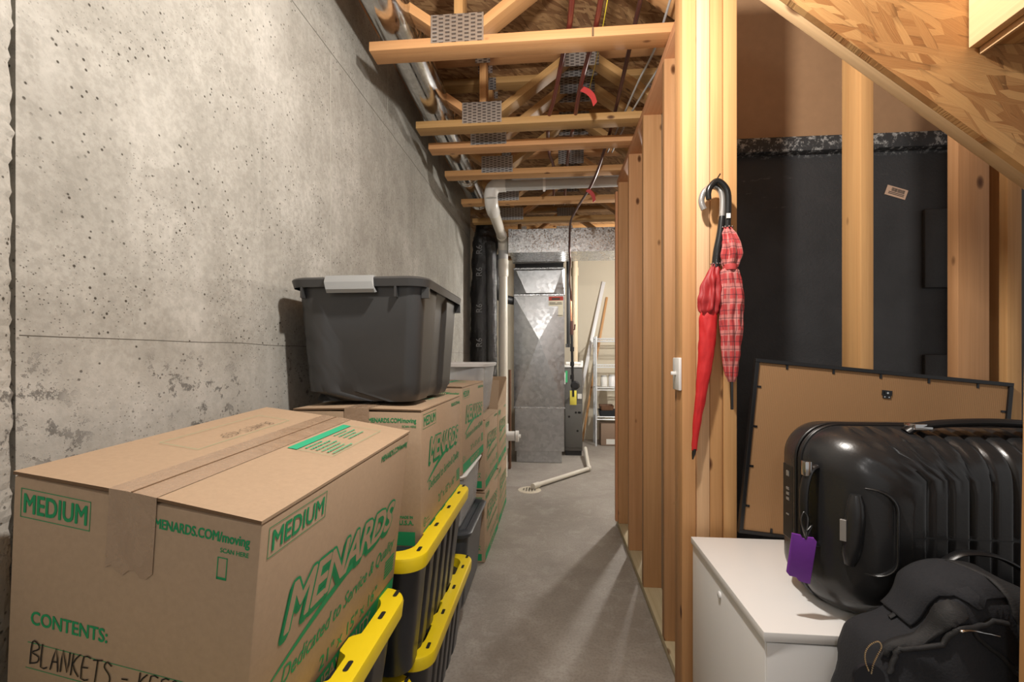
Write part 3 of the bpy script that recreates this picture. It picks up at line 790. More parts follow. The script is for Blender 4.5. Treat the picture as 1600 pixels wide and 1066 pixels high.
# floor drain and condensate hose
t = thing('floor_drain', 'round cream floor drain set in the concrete floor', 'drain', (-.215, 4.05, 0))
bm = bmesh.new(); pr = []
for r_, z in ((.105, .0), (.10, .004), (.07, .006), (.068, .004)):
    pr.append([(-.215 + r_ * math.cos(2 * PI * k / 32) * (1 + .06 * noise.noise(Vector((k, 1, 1)))), 4.05 + r_ * math.sin(2 * PI * k / 32), z) for k in range(32)])
loft(bm, pr); mesh('drain_rim', bm, 'drain_white', t)
bm = bmesh.new()
for i in range(-2, 3):
    for j in range(-2, 3):
        if i * i + j * j < 6: disc(bm, (-.215 + i * .025, 4.05 + j * .025, .0066), .007, 8)
mesh('drain_hole', bm, 'slot_dark', t)
t = thing('condensate_pipe', 'narrow white plastic pipe lying on the floor from furnace to drain', 'pipe', (.37, 4.78, 0))
tubeo('floor_pipe', [(.362, 4.77, .028), (-.16, 4.10, .028)], .021, 'pvc', t, 14)
tubeo('floor_pipe', [(.375, 5.46, .10), (.362, 4.77, .028)], .021, 'pvc', t, 14)
bm = bmesh.new(); tube(bm, [(.352, 4.757, .028), (.3625, 4.772, .028), (.366, 4.81, .033)], .027, 14); tube(bm, [(-.135, 4.13, .028), (-.185, 4.068, .028)], .027, 14); mesh('elbow', bm, 'pvc', t, auto=50)

# storage rack by the back wall
t = thing('wire_rack', 'white wire storage rack against the back wall', 'rack', (.55, 6.2, 0))
for x in (.56, 1.35):
    for y in (6.12, 6.40):
        bm = bmesh.new(); tube(bm, [(x, y, 0), (x, y, 1.46)], .014, 10); mesh('rack_post', bm, 'wire_white', t, auto=50)
for z in (.39, .78, 1.08, 1.43):
    bm = bmesh.new()
    for y in (6.12, 6.40):
        tube(bm, [(.56, y, z), (1.35, y, z)], .005, 6); tube(bm, [(.56, y, z - .035), (1.35, y, z - .035)], .005, 6)
        n = 22
        tube(bm, [(.56 + .79 * k / n, y, z - (.035 if k % 2 else 0)) for k in range(n + 1)], .003, 5)
    for x in (.56, 1.35): tube(bm, [(x, 6.12, z), (x, 6.40, z)], .005, 6)
    for k in range(1, 26): tube(bm, [(.56 + .79 * k / 26, 6.12, z), (.56 + .79 * k / 26, 6.40, z)], .0025, 5)
    mesh('rack_shelf', bm, 'wire_white', t, auto=50)
def canister(x, y, z, r, h, lb, mat='paper_white'):
    o = thing('canister', lb, 'canister', (x, y, z))
    bm = bmesh.new(); loft(bm, [[(x + rr * math.cos(2 * PI * k / 20), y + rr * math.sin(2 * PI * k / 20), zz) for k in range(20)] for rr, zz in ((r, z), (r, z + h * .8), (r * .8, z + h * .86))]); mesh('canister_body', bm, mat, o, auto=50)
    bm = bmesh.new(); tube(bm, [(x, y, z + h * .86), (x, y, z + h)], r * .85, 20); mesh('canister_lid', bm, 'grey_pvc', o, auto=50)
canister(.68, 6.26, .787, .045, .15, 'left pale canister on the second shelf of the white rack')
canister(.79, 6.26, .787, .05, .16, 'right pale canister on the second shelf of the white rack', 'white_plastic')
def bin_(x0, x1, z, h, mat, lb):
    o = thing('storage_tray', lb, 'tray', (x0, 6.25, z)); bm = bmesh.new()
    loft(bm, [[(( x0 + x1) / 2 + a * s, 6.26 + c * s, zz) for a, c in rrect((x1 - x0) / 2, .13, .02)] for s, zz in ((.9, z), (1, z + h), (.95, z + h), (.86, z + .01))]); mesh('tray_body', bm, mat, o, auto=40)
bin_(.60, .92, .397, .075, 'navy_plastic', 'dark tray on the lowest shelf of the white rack')
bin_(.62, .80, .475, .06, 'brown_board', 'small brown tray stacked in the dark tray')
o = thing('carton', 'plain brown carton on the floor under the white rack', 'box', (.62, 6.35, 0))
boxo('carton_body', (.63, 6.16, .002), (1.1, 6.40, .30), 'brown_carton', o, .004); boxo('carton_tape', (.70, 6.158, .02), (.90, 6.16, .09), 'paper_white', o)
tag(beam('leaning_strip', (.235, 6.42, .004), (.715, 6.60, 2.26), .05, .02, 'white_plastic', None, up=(1, 0, 0)), 'long white strip leaning against the back wall', 'strip')
bpy.context.view_layer.update()
tag(beam('leaning_strip', (.40, 6.45, .004), (.76, 6.60, 2.04), .03, .015, 'lumber', None, up=(1, 0, 0)), 'thin orange wooden strip leaning behind the white strip', 'strip')
t = thing('leaning_plank', 'narrow brown plank leaning between the drain pipe and the return drop', 'plank', (-.46, 4.75, 0))
board('plank_board', (-.475, 4.78, .002), (-.452, 4.87, 1.05), 'brown_board', t, .002)
# ------------------------------------------------------------------ moving cartons
CW, CL, CT = .39, .533, .406
INK = ['green_ink', 'cardboard_print_fill', 'black_marker', 'green_ink_light']
def fm(o, x, y):  # face frame: origin, reading direction, up direction
    x, y = Vector(x), Vector(y); n = x.cross(y)
    return Matrix(((x.x, y.x, n.x, o[0]), (x.y, y.y, n.y, o[1]), (x.z, y.z, n.z, o[2]), (0, 0, 0, 1)))
T_ = Matrix.Translation
def logo(bm, F, x0, h0, wd, ht):
    def mk(dx, dy, bold, z, mi):
        def warp(x, y):
            k = 1.16 - .26 * min(1, max(0, x / wd))
            return x + y * .30 + dx, y * k + dy - .006 * (x / wd)
        glyphs(bm, 'MENARDS', ht * 1.38, F @ T_((x0, h0, z)), bold, 0, .90, fit=wd * .93, warp=warp, mi=mi)
    for k in range(4): mk(-.0016 * k, -.0024 * k, .078, .0001 + .0003 * (3 - k), 0)
    mk(0, 0, .028, .0015, 1)
    # swoosh under the word
    top, bot = [], []
    for k in range(25):
        t = k / 24; x = x0 - .022 + wd * 1.0 * t
        yb = h0 - .060 + .058 * (1 - (1 - t) ** 2.0)
        th = .0035 + .011 * math.sin(PI * min(1, t * 1.0)) ** .8
        top.append(bm.verts.new(F @ Vector((x, yb + th, .00015)))); bot.append(bm.verts.new(F @ Vector((x, yb, .00015))))
    for k in range(24): bm.faces.new((bot[k], bot[k + 1], top[k + 1], top[k])).material_index = 0
PEN = {'B': [[(0, 0), (0, 1), (.35, .95), (.42, .75), (.05, .55), (.45, .40), (.42, .12), (0, 0)]], 'L': [[(0, 1), (.04, 0), (.42, .04)]],
       'A': [[(0, 0), (.22, 1), (.45, 0)], [(.08, .38), (.38, .38)]], 'N': [[(0, 0), (.02, 1), (.38, .05), (.42, 1)]],
       'K': [[(.02, 1), (0, 0)], [(.42, 1), (.04, .5), (.45, 0)]], 'E': [[(.42, 1), (.02, .97), (0, 0), (.42, .03)], [(0, .52), (.34, .54)]],
       'T': [[(-.05, .97), (.48, 1)], [(.22, 1), (.2, 0)]], 'S': [[(.42, .9), (.15, 1), (.02, .78), (.36, .45), (.38, .12), (0, .02)]],
       '-': [[(.05, .5), (.4, .52)]], ' ': [], 'P': [[(0, 0), (.02, 1), (.36, .92), (.38, .6), (.02, .5)]]}
def handwriting(bm, s, F, x, y, h, wd, z=.0008, mi=2):
    rnd = random.Random(4)
    for chh in s:
        for st in PEN[chh]:
            ribbon(bm, smoothpts([(x + (px_ + .1 * py_) * h * .86, y + py_ * h + rnd.uniform(-.03, .03) * h, 0) for px_, py_ in st], 3 if chh in 'BSP' else 2), wd, F, mi, z)
        x += h * (.52 if chh != ' ' else .34); y -= h * .012
def carton(label, mw, written=False, open_top=False, group='green printed moving cartons'):
    t = add('moving_carton', None, None, mw); t.empty_display_size = .05; tag(t, label, 'carton', group)
    hw, hl = CW / 2, CL / 2
    top = CT - (.0085 if not open_top else 0)
    bm = bmesh.new(); bx(bm, (-hw, -hl, 0), (hw, hl, top), .0035)
    mesh('carton_body', bm, 'cardboard', t, WM[t], auto=40)
    e = .0006
    if not open_top:
        for s in (-1, 1):
            bm = bmesh.new()
            n = 10; up, lo = [], []
            for i in range(n + 1):
                a = i / n; x = s * (.0012 + a * (hw - .0012)); z = CT + .0015 * (1 - a) ** 2 - .0022 * a * a
                up.append((x, z))
            R0 = []
            m_ = 40
            for j in range(m_ + 1):
                y = -hl - .001 + (2 * hl + .002) * j / m_
                jag = noise.noise(Vector((y * 60, s, 0))) * .001
                R0.append([bm.verts.new((x, y, z)) for x, z in up] + [bm.verts.new((x, y, z - .0045)) for x, z in up[::-1]])
            k = len(R0[0])
            for a, c in zip(R0, R0[1:]):
                for i in range(k): bm.faces.new((a[i], a[(i + 1) % k], c[(i + 1) % k], c[i]))
            f0 = bm.faces.new(R0[0]); f1 = bm.faces.new(R0[-1]); f0.material_index = f1.material_index = 1
            mesh('top_flap', bm, ['cardboard', 'cardboard_edge'], t, WM[t], auto=30)
        bm = bmesh.new()  # packing tape over the seam and down the end
        prf = [(-hl - .0016, CT - .108), (-hl - .0016, CT - .02), (-hl - .0022, CT + .0025), (-hl * .985, CT + .0030), (0, CT + .0030), (hl, CT + .0030)]
        L = []
        for (y, z) in prf:
            row = []
            for i in range(9):
                x = -.036 + .075 * i / 8; zz = z
                if z > CT: zz = z - .0011 * (abs(x) / .037) + (-.0006 if abs(x) < .004 else 0)
                if z < CT - .1: zz = z + .006 * math.sin(i * 1.7)
                row.append(bm.verts.new((x, y, zz)))
            L.append(row)
        for a, c in zip(L, L[1:]):
            for i in range(8): bm.faces.new((a[i], a[i + 1], c[i + 1], c[i]))
        mesh('packing_tape', bm, 'packing_tape', t, WM[t])
        bm = bmesh.new(); bx(bm, (-.0011, -hl - .002, CT - .006), (.0013, hl * .99, CT + .0031)); mesh('flap_seam', bm, 'cardboard_edge', t, WM[t])
    else:
        for (x0, x1, y0, y1, z1, ax) in ((hw - .004, hw, -hl, hl, 0, 'r'), (-hw, -hw + .004, -hl, hl, 0, 'l'), (-hw, hw, hl - .004, hl, 0, 'b'), (-hw, hw, -hl, -hl + .004, 0, 'f')):
            ang = {'r': .03, 'l': -.5, 'b': -.12, 'f': -.25}[ax]
            fl = .19 if ax in 'rl' else .20
            bm = bmesh.new(); bx(bm, (x0, y0, 0), (x1, y1, fl))
            if ax == 'r':
                for v in bm.verts:
                    if v.co.z > .1 and v.co.y < 0: v.co.z *= .15
            P0 = Vector((x1 if ax == 'r' else x0, y1 if ax == 'b' else y0, CT))
            piv = T_((0, 0, CT)) if True else None
            c0 = Vector((hw if ax == 'r' else -hw, 0, 0)) if ax in 'rl' else Vector((0, hl if ax == 'b' else -hl, 0))
            rot = T_(c0 + Vector((0, 0, CT))) @ Matrix.Rotation(ang, 4, 'Y' if ax in 'rl' else 'X') @ T_(-c0)
            mesh('top_flap', bm, 'cardboard', t, WM[t] @ rot)
    # printing ----------------------------------------------------------
    F = fm((-hw, -hl - e, 0), (1, 0, 0), (0, 0, 1)); G = fm((hw + e, -hl, 0), (0, 1, 0), (0, 0, 1)); U = fm((-hw, -hl, CT + .0019), (1, 0, 0), (0, 1, 0))
    bm = bmesh.new()
    outline(bm, F, .014, .342, .130, .383, .0011); glyphs(bm, 'MEDIUM', .0385, F @ T_((.020, .3495, 0)), .022, fit=.104)
    glyphs(bm, 'MENARDS.COM/moving', .0185, F @ T_((.232, .3665, 0)), .025, fit=.143)
    glyphs(bm, 'SCAN HERE', .0085, F @ T_((.333, .3525, 0)), .02, fit=.042)
    outline(bm, F, .330, .316, .345, .346, .0014); quad(bm, F, .330, .316, .345, .3195)
    glyphs(bm, 'CONTENTS:', .0275, F @ T_((.040, .192, 0)), .02, fit=.128)
    quad(bm, F, .036, .164, .292, .165); quad(bm, F, .034, .126, .292, .127)
    glyphs(bm, 'MADE IN', .0115, F @ T_((.327, .0885, 0)), .03, fit=.038); glyphs(bm, 'U.S.A.', .0185, F @ T_((.325, .0705, 0)), .03, fit=.042)
    quad(bm, F, .310, .010, .372, .050)
    mesh('end_printing', bm, INK, t, WM[t], recalc=False); bm = bmesh.new()
    outline(bm, G, .016, .345, .160, .388, .0011); glyphs(bm, 'MEDIUM', .040, G @ T_((.025, .353, 0)), .02, fit=.128)
    glyphs(bm, 'MENARDS.COM/moving', .0185, G @ T_((.375, .372, 0)), .02, fit=.145)
    q = .030 if written else 0
    logo(bm, G, .082 - q * .4, .236 - q, .42, .062)
    def lean(x, y): return x + y * .22, y + .03 * x
    glyphs(bm, 'Dedicated to Service & Quality', .040, G @ T_((.075, .150 - q, 0)), .008, fit=.425, warp=lean)
    glyphs(bm, '21" x 15" x 16"', .036, G @ T_((.19, .078 - q * .7, 0)), .012, fit=.235)
    for k in range(6): quad(bm, G, .462, .072 + k * .0075, .515, .077 + k * .0075)
    quad(bm, G, .020, .004, CL - .006, .046); glyphs(bm, 'HEAVY DUTY', .038, G @ T_((.185, .012, .0003)), .02, fit=.215, mi=1)
    for rr in (.012,):
        pts = [(.034 + rr * math.cos(2 * PI * k / 20), .068 + rr * math.sin(2 * PI * k / 20)) for k in range(21)]; ribbon(bm, pts, .0028, G)
        ribbon(bm, [(.029, .064), (.034, .072), (.039, .064), (.029, .064)], .002, G)
    for k in range(2): quad(bm, G, .052, .060 + k * .010, .088 - k * .01, .0615 + k * .010)
    mesh('side_printing', bm, INK, t, WM[t], recalc=False)
    if not open_top:
        bm = bmesh.new()
        quad(bm, U, .243, .265, .262, .478, 0, 3); outline(bm, U, .262, .265, .338, .478, .0008, 0, 3)
        rnd = random.Random(2)
        for k in range(6):
            for c0, c1 in ((.28, .365), (.385, .46)):
                x = .270 + k * .0115; n = c0
                if c0 > .3 and k > 3: continue
                while n < c1 - rnd.uniform(.0, .03):
                    wd = rnd.uniform(.003, .007); quad(bm, U, x, n, x + .0045, n + wd, 0, 3); n += wd + .0022
        outline(bm, U, .05, .18, .128, .44, .0007, 0, 3)
        if written:
            FF = U @ T_((.098, .40, 0)) @ Matrix.Rotation(-PI / 2, 4, 'Z')
            handwriting(bm, 'BLANKETS-KEEP', FF, 0, 0, .021, .0010, .0003)
        mesh('top_printing', bm, INK, t, WM[t], recalc=False)
    if written:
        bm = bmesh.new(); handwriting(bm, 'BLANKETS - KEEP', F, .042, .134, .0335, .0021)
        mesh('marker_writing', bm, INK, t, WM[t], recalc=False)
    return t
R1 = T_((-.588, .854, .806)) @ Matrix.Rotation(math.radians(-2.5), 4, 'Z') @ Matrix.Rotation(math.radians(7.8), 4, 'Y') @ Matrix.Rotation(math.radians(3.6), 4, 'X') @ T_((0, 0, CT / 2 + .008 - CT * 1.05)) @ Matrix.Diagonal((1, 1, 1.05, 1))
carton('tilted carton nearest the camera with handwriting in black marker on its end', R1, True)
b2 = carton('carton under the big charcoal tote, its top covered by it', T_((-.574, 1.553, .628)) @ Matrix.Rotation(-.006, 4, 'Z'))
def put(mw, label): 
    c = copy_tree(b2, mw); c['label'] = label; return c
put(T_((-.601, 2.306, .646)) @ Matrix.Rotation(-.029, 4, 'Z'), 'carton standing on the clear bin, just behind the one under the charcoal tote')
put(T_((-.585, 2.86, .42)) @ Matrix.Rotation(-.012, 4, 'Z'), 'carton with the white lidded clear tote on its top')
put(T_((-.583, 2.86, .002)) @ Matrix.Rotation(-.02, 4, 'Z'), 'carton on the floor below the one holding the clear tote')
b5 = carton('open carton with raised flaps, topmost at the far end of the row', T_((-.583, 3.43, .42)), open_top=True)
put(T_((-.58, 3.43, .002)), 'carton on the floor under the open one with raised flaps')

# ------------------------------------------------------------------ black totes with yellow lids
def sq(y, per, duty=.5, soft=.12):
    p = (y / per) % 1.0
    if p < duty: e_ = min(p, duty - p) / soft
    else: return 0
    return min(1, e_)
def tough_tote(label, xr, y0, z0, H, L=.70, W=.46):
    t = thing('storage_tote', label, 'tote', (xr - W / 2, y0 + L / 2, z0), group='black totes with yellow lids')
    hx, hy = W / 2 - .024, L / 2 - .024
    bm = bmesh.new(); rings = []
    for k in range(9):
        q = k / 8; z = .0005 + (H - .034) * q; ins = .034 * (1 - q)
        rg = []
        for (x, y) in rrect(hx - ins, hy - ins, .05, .009, 7):
            if abs(x) > hx - ins - .004 and abs(y) < hy - .09: x -= math.copysign(.013 * sq(y + .03, .088, .42), x) * (1 if .12 < q < .9 else .3)
            if abs(y) > hy - ins - .004 and abs(x) < hx - .09: y -= math.copysign(.013 * sq(x + .03, .088, .42), y)
            rg.append((x, y, z))
        rings.append(rg)
    loft(bm, rings); mesh('tote_body', bm, 'navy_plastic', t, WM[t], auto=50)
    hx, hy = W / 2, L / 2
    bm = bmesh.new(); rings = []
    base = rrect(hx, hy, .062, .006, 9)
    for (z, ins, nt_) in ((-.040, .004, 0), (-.010, .001, 0), (-.003, .003, 0), (0, .009, 0), (0, .043, 1), (-.036, .050, 1), (-.042, .058, 1)):
        rg = []
        for (x, y) in base:
            sx_, sy_ = (hx - ins) / hx, (hy - ins) / hy
            X, Y = x * sx_, y * sy_
            if nt_:
                a = .020 * sq(y + .055, .155, .52, .10) if abs(x) > hx - .004 and abs(y) < hy - .10 else 0
                c = .018 * sq(x + .05, .16, .52, .10) if abs(y) > hy - .004 and abs(x) < hx - .10 else 0
                X -= math.copysign(a, x); Y -= math.copysign(c, y)
            rg.append((X, Y, H + z))
        rings.append(rg)
    loft(bm, rings, cap0=False)
    def slot(x, y, lx, ly):
        vs = [bm.verts.new((x + px_, y + py_, H + .0006)) for px_, py_ in rrect(lx / 2, ly / 2, min(lx, ly) * .4, .01, 4)]
        bm.faces.new(vs).material_index = 1
    for s in (-1, 1):
        for y in (-.285, -.105, .06, .225, .318): slot(s * (hx - .026), y, .010, .030)
        for x in (-.11, .11): slot(x, s * (hy - .026), .030, .010)
    # dished carrying notches at both ends
    mesh('tote_lid', bm, ['yellow_plastic', 'slot_dark'], t, WM[t], auto=42)
    return t
tough_tote('yellow lidded tote under the tilted nearest carton', -.350, .395, .297, .320)
tough_tote('yellow lidded tote on the floor at the bottom of the nearest stack', -.375, .545, 0, .300)
tough_tote('yellow lidded tote directly under the carton with the charcoal tote', -.333, 1.13, .323, .346)
tough_tote('yellow lidded tote on the floor, lower one of the middle stack', -.343, 1.255, 0, .330)

# ------------------------------------------------------------------ other totes
def tote(name, label, cx, cy, z0, hx, hy, H, ins0, lidh, over, mb, ml, r=.04, front=False, ridge=False, latch=False):
    t = thing(name, label, 'tote', (cx, cy, z0))
    bm = bmesh.new(); rings = []
    for k in range(13):
        q = k / 12; ins = ins0 * (1 - q) + (.012 * max(0, 1 - q * 14)); rg = []
        for (x, y) in rrect(hx - ins, hy - ins, r, .006, 6):
            if front and abs(y) > hy - ins - .003:
                u = x / hx
                l0, l1, r0, r1 = -.52 - .05 * (1 - q), -.36, .28 + .10 * (1 - q), .32 + .10 * (1 - q)
                d = 0
                if l0 < u < r1: d = min(1, (u - l0) / (l1 - l0), (r1 - u) / (r1 - r0))
                if q > .955: d *= .0
                y -= math.copysign(.020 * d, y)
            if front and abs(x) > hx - ins - .003 and abs(y) < hy * .30: x -= math.copysign(.014 * min(1, (hy * .30 - abs(y)) / .02), x) * (0 if q > .955 else 1)
            rg.append((x, y, .0005 + (H - lidh * .6) * q))
        rings.append(rg)
    loft(bm, rings, cap1=(mb != 'clear_plastic')); mesh('tote_body', bm, mb, t, WM[t], auto=35)
    X, Y = hx + over, hy + over
    bm = bmesh.new(); rings = []
    prof = [(-lidh, .005), (-lidh * .25, .0), (-.003, .003), (0, .010), (0, .032), (-.008, .040), (-.008, .060)]
    if ridge: prof += [(.0, .075), (0, .095), (-.008, .11)]
    for (z, ins) in prof:
        rings.append([(x * (X - ins) / X, y * (Y - ins) / Y, H + z) for x, y in rrect(X, Y, r + .012, .02, 7)])
    loft(bm, rings, cap0=False); mesh('tote_lid', bm, ml, t, WM[t], auto=40)
    if latch:
        for s in (-1, 1):
            bm = bmesh.new()
            x0, x1 = -.087, .060
            pr = [(Y - .030, H + .002), (Y + .003, H + .002), (Y + .011, H - .018), (Y + .013, H - .040), (Y + .006, H - .050), (Y - .012, H - .046), (Y - .004, H - .03)]
            A = [bm.verts.new((x0 + (.006 if i in (3, 4, 5) else 0), s * y, z)) for i, (y, z) in enumerate(pr)]; B = [bm.verts.new((x1 - (-.006 if i in (3, 4, 5) else 0), s * y, z)) for i, (y, z) in enumerate(pr)]
            n = len(pr)
            for k in range(n): bm.faces.new((A[k], A[(k + 1) % n], B[(k + 1) % n], B[k]))
            bm.faces.new(A[::-1]); bm.faces.new(B); mesh('lid_latch', bm, 'grey_latch', t, WM[t])
        bm = bmesh.new()
        bm.free()
        for x in (-.165, .125): boxo('rim_rib', (x - .003, -Y + .002, H - .062), (x + .003, -hy + .01, H - .03), 'charcoal_plastic', t, 0, WM[t])
        for y in (-hy + .03, hy - .03): boxo('rim_rib', (hx - .006, y - .006, H - .062), (X - .003, y + .006, H - .03), 'charcoal_plastic', t, 0, WM[t])
    return t
tote('storage_tote', 'big charcoal tote with grey latch standing on a carton against the concrete wall', -.590, 1.583, 1.047, .198, .262, .378, .024, .030, .020, 'charcoal_plastic', 'charcoal_lid', .045, True, False, True)
tote('storage_tote', 'slate grey tote on the floor under the flat clear bin', -.585, 2.285, 0, .195, .25, .385, .030, .022, .018, 'slate_plastic', 'slate_plastic', .045, False, True)
tote('clear_bin', 'flat clear bin with pale lid between the slate tote and a carton', -.585, 2.28, .387, .175, .255, .255, .018, .014, .012, 'clear_plastic', 'white_plastic', .04)
tote('clear_tote', 'clear tote with white lid standing on a carton behind the charcoal tote', -.582, 2.868, .832, .180, .268, .318, .035, .022, .014, 'clear_plastic', 'white_plastic', .05)

# ------------------------------------------------------------------ white cabinet
t = thing('storage_cabinet', 'low white cabinet holding the black suitcase', 'cabinet', (.415, .94, 0))
boxo('top_panel', (.411, .934, .626), (1.32, 1.412, .645), 'melamine', t, .0012)
boxo('side_panel', (.416, .942, .0), (.434, 1.41, .624), 'melamine', t, .001)
boxo('side_panel', (1.297, .942, .0), (1.315, 1.41, .624), 'melamine', t, .001)
boxo('back_panel', (.434, 1.40, .03), (1.297, 1.408, .624), 'melamine', t)
boxo('door', (.418, .938, .05), (.866, .9415, .622), 'melamine', t, .001)
boxo('door', (.868, .938, .05), (1.313, .9415, .622), 'melamine', t, .001)
boxo('plinth', (.434, .96, 0), (1.297, .975, .05), 'melamine', t)
bm = bmesh.new(); tube(bm, [(.416, 1.185, .588), (.4125, 1.185, .588), (.411, 1.185, .588)], [.0085, .0085, .006], 16); tube(bm, [(.4165, 1.19, .46), (.4155, 1.19, .46)], .002, 8); mesh('cover_cap', bm, 'white_plastic', t, auto=50)

# ------------------------------------------------------------------ picture frame seen from the back
FR = T_((.554, 1.4205, .657)) @ Matrix.Rotation(math.radians(5.75), 4, 'Y') @ Matrix.Rotation(math.radians(-1.0), 4, 'X')
t = add('picture_frame', None, None, FR); tag(t, 'large black picture frame turned backwards behind the suitcase', 'frame')
FW, FH = .712, .527
bm = bmesh.new()
for lo, hi in (((0, 0, 0), (FW, .018, .011)), ((0, 0, FH - .011), (FW, .018, FH)), ((0, 0, .011), (.011, .018, FH - .011)), ((FW - .011, 0, .011), (FW, .018, FH - .011))): bx(bm, lo, hi, .001)
mesh('frame_moulding', bm, 'black_paint', t, FR)
boxo('backing_board', (.011, .006, .011), (FW - .011, .012, FH - .011), 'backing_card', t, 0, FR)
bm = bmesh.new()
for k in range(5): bx(bm, (.09 + k * .132, .004, FH - .024), (.096 + k * .132, .006, FH - .011)); bx(bm, (.09 + k * .132, .004, .011), (.096 + k * .132, .006, .024))
for k in range(4): bx(bm, (.011, .004, .08 + k * .12), (.024, .006, .086 + k * .12)); bx(bm, (FW - .024, .004, .08 + k * .12), (FW - .011, .006, .086 + k * .12))
mesh('retaining_tab', bm, 'black_paint', t, FR)
HX, HZ = .378, FH - .068
bm = bmesh.new(); bx(bm, (HX - .0135, .0035, HZ - .004), (HX + .0135, .006, HZ + .011)); bx(bm, (HX - .0105, .0032, HZ - .0125), (HX + .0105, .006, HZ - .0045)); bx(bm, (HX - .008, .001, HZ - .0005), (HX + .008, .0036, HZ + .0075)); mesh('sawtooth_hanger', bm, 'black_paint', t, FR)
bm = bmesh.new(); 
for a in (-.006, .006): disc(bm, (HX + a, .0030, HZ - .0085), .002, 10, axis='y')
disc(bm, (HX, .0008, HZ + .0035), .003, 10, axis='y'); mesh('hanger_screw', bm, 'chrome', t, FR)

# ------------------------------------------------------------------ suitcase lying on its long side
SX, SZ = .855, .8415
t = thing('suitcase', 'black hard shell suitcase with vertical ribs lying on the white cabinet', 'suitcase', (SX, 1.06, .645))
hx, hz = .312, .1945
def shell(name, secs, ribs):
    bm = bmesh.new(); rings = []
    base = rrect(hx, hz, .078, .0045, 12)
    for (ins, y) in secs:
        rg = []
        ix = min(ins * 1.55, .135)
        for (x, z) in base:
            X, Z = x * (hx - ix) / hx, z * (hz - ins) / hz
            yy = y
            if ribs:
                wx = X + hx
                g = 0
                if wx > .085:
                    p = ((wx - .090) / .0375) % 1.0; dd = min(p, 1 - p) * .0375
                    g = .0075 * math.exp(-(dd / .0042) ** 2)
                g *= min(1, max(0, (1.045 - y) / .03))
                if ins < .06: Z -= math.copysign(g * (1 - ins / .06), Z) if abs(z) > hz - .03 else 0
                yy += g * min(1, ins / .03)
            rg.append((SX + X, yy, SZ + Z))
        rings.append(rg)
    loft(bm, rings); return mesh(name, bm, 'suitcase_shell', t, auto=60)
shell('front_shell', [(0, 1.055), (0, 1.045), (.0015, 1.030), (.004, 1.018), (.009, .998), (.017, .978), (.026, .962), (.037, .948), (.050, .938), (.066, .931), (.085, .928), (.11, .927), (.13, .927), (.15, .927), (.17, .927), (.188, .927), (.1935, .927)], True)
shell('back_shell', [(0, 1.077), (0, 1.12), (.003, 1.14), (.010, 1.16), (.022, 1.175), (.045, 1.186), (.08, 1.19), (.13, 1.19), (.188, 1.19)], False)
bm = bmesh.new(); loft(bm, [[(SX + x * (hx - i) / hx, y, SZ + z * (hz - i) / hz) for x, z in rrect(hx, hz, .078, .02, 10)] for i, y in ((.006, 1.050), (.005, 1.066), (.006, 1.080))]); mesh('zip_tape', bm, 'zip_tape', t, auto=60)
bm = bmesh.new()
for y, i in ((1.056, -.001), (1.0665, .001), (1.077, -.001)):
    P = [(SX + x * (hx - i) / hx, y, SZ + z * (hz - i) / hz) for x, z in rrect(hx, hz, .078, .02, 10)]; tube(bm, P + [P[0]], .0032, 6, cap=False)
mesh('zip_piping', bm, 'suitcase_trim', t, auto=60)
# pocketed grab handle on the rounded front corner
n = Vector((-.66, -.75, 0)).normalized(); tx = Vector((-n.y, n.x, 0)) * 1.0; tx = Vector((.75, -.66, 0)).normalized()
CM = Matrix(((tx.x, 0, n.x, .606), (tx.y, 0, n.y, .9505), (0, 1, 0, .845), (0, 0, 0, 1)))
bm = bmesh.new()
rim = [(x, y) for x, y in rrect(.050, .083, .036, .01, 8)]
def bend(x, y, z): return CM @ Vector((x, y, z - 4.2 * x * x))
loft(bm, [[bend(x * s, y * s, z) for x, y in rim] for s, z in ((1.04, -.006), (1.02, .002), (.97, .003), (.93, -.004), (.90, -.004))], cap0=False, cap1=True); mesh('handle_cup', bm, 'suitcase_trim', t, auto=40)
bm = bmesh.new(); P = [bend(x, y, .0030) for x, y in rim]; tube(bm, P + [P[0]], .0022, 6, cap=False); mesh('cup_rim', bm, 'suitcase_shell', t, auto=60)
bm = bmesh.new(); gp = [bend(-.022 + .010 * (1 - (k / 8 - 1) ** 2), -.070 + .0175 * k, .012) for k in range(9)]
tube(bm, gp, [.010, .015, .017, .0175, .0175, .0175, .017, .015, .010], 14); mesh('grab_bar', bm, 'suitcase_shell', t, auto=60)
bm = bmesh.new(); bx(bm, (-.035, -.022, .020), (-.024, .020, .027), .001, mt=CM); mesh('metal_plate', bm, 'silver_handle', t)
def strap_handle(pts, wd, nm='carry_handle'):
    tubeo(nm, pts, wd, 'suitcase_trim', t, 12, 6, flat=.55)
strap_handle([(.560, 1.018, .955), (.540, 1.014, .948), (.528, 1.012, .915), (.524, 1.010, .87), (.528, 1.010, .83), (.540, 1.012, .798), (.560, 1.016, .79)], .011)
boxo('handle_end', (.524, 1.003, .935), (.538, 1.021, .966), 'chrome', t, .002)
strap_handle([(.725, 1.012, 1.030), (.745, 1.008, 1.042), (.80, 1.004, 1.050), (.88, 1.002, 1.053), (.96, 1.004, 1.048), (.99, 1.008, 1.040), (1.01, 1.012, 1.030)], .015)
boxo('handle_end', (.728, .993, 1.036), (.765, 1.022, 1.049), 'chrome', t, .003)
bm = bmesh.new(); bx(bm, (.5425, 1.09, .765), (.550, 1.135, .935), .0015); mesh('lock_panel', bm, 'suitcase_trim', t)
bm = bmesh.new()
for z, h in ((.915, .012), (.88, .006), (.868, .006), (.856, .006), (.82, .003)): bx(bm, (.5412, 1.106, z - h / 2), (.5427, 1.118, z + h / 2))
mesh('lock_dial', bm, 'silver_handle', t)
for px_ in (1.10, 1.0):
    pass
bm = bmesh.new()
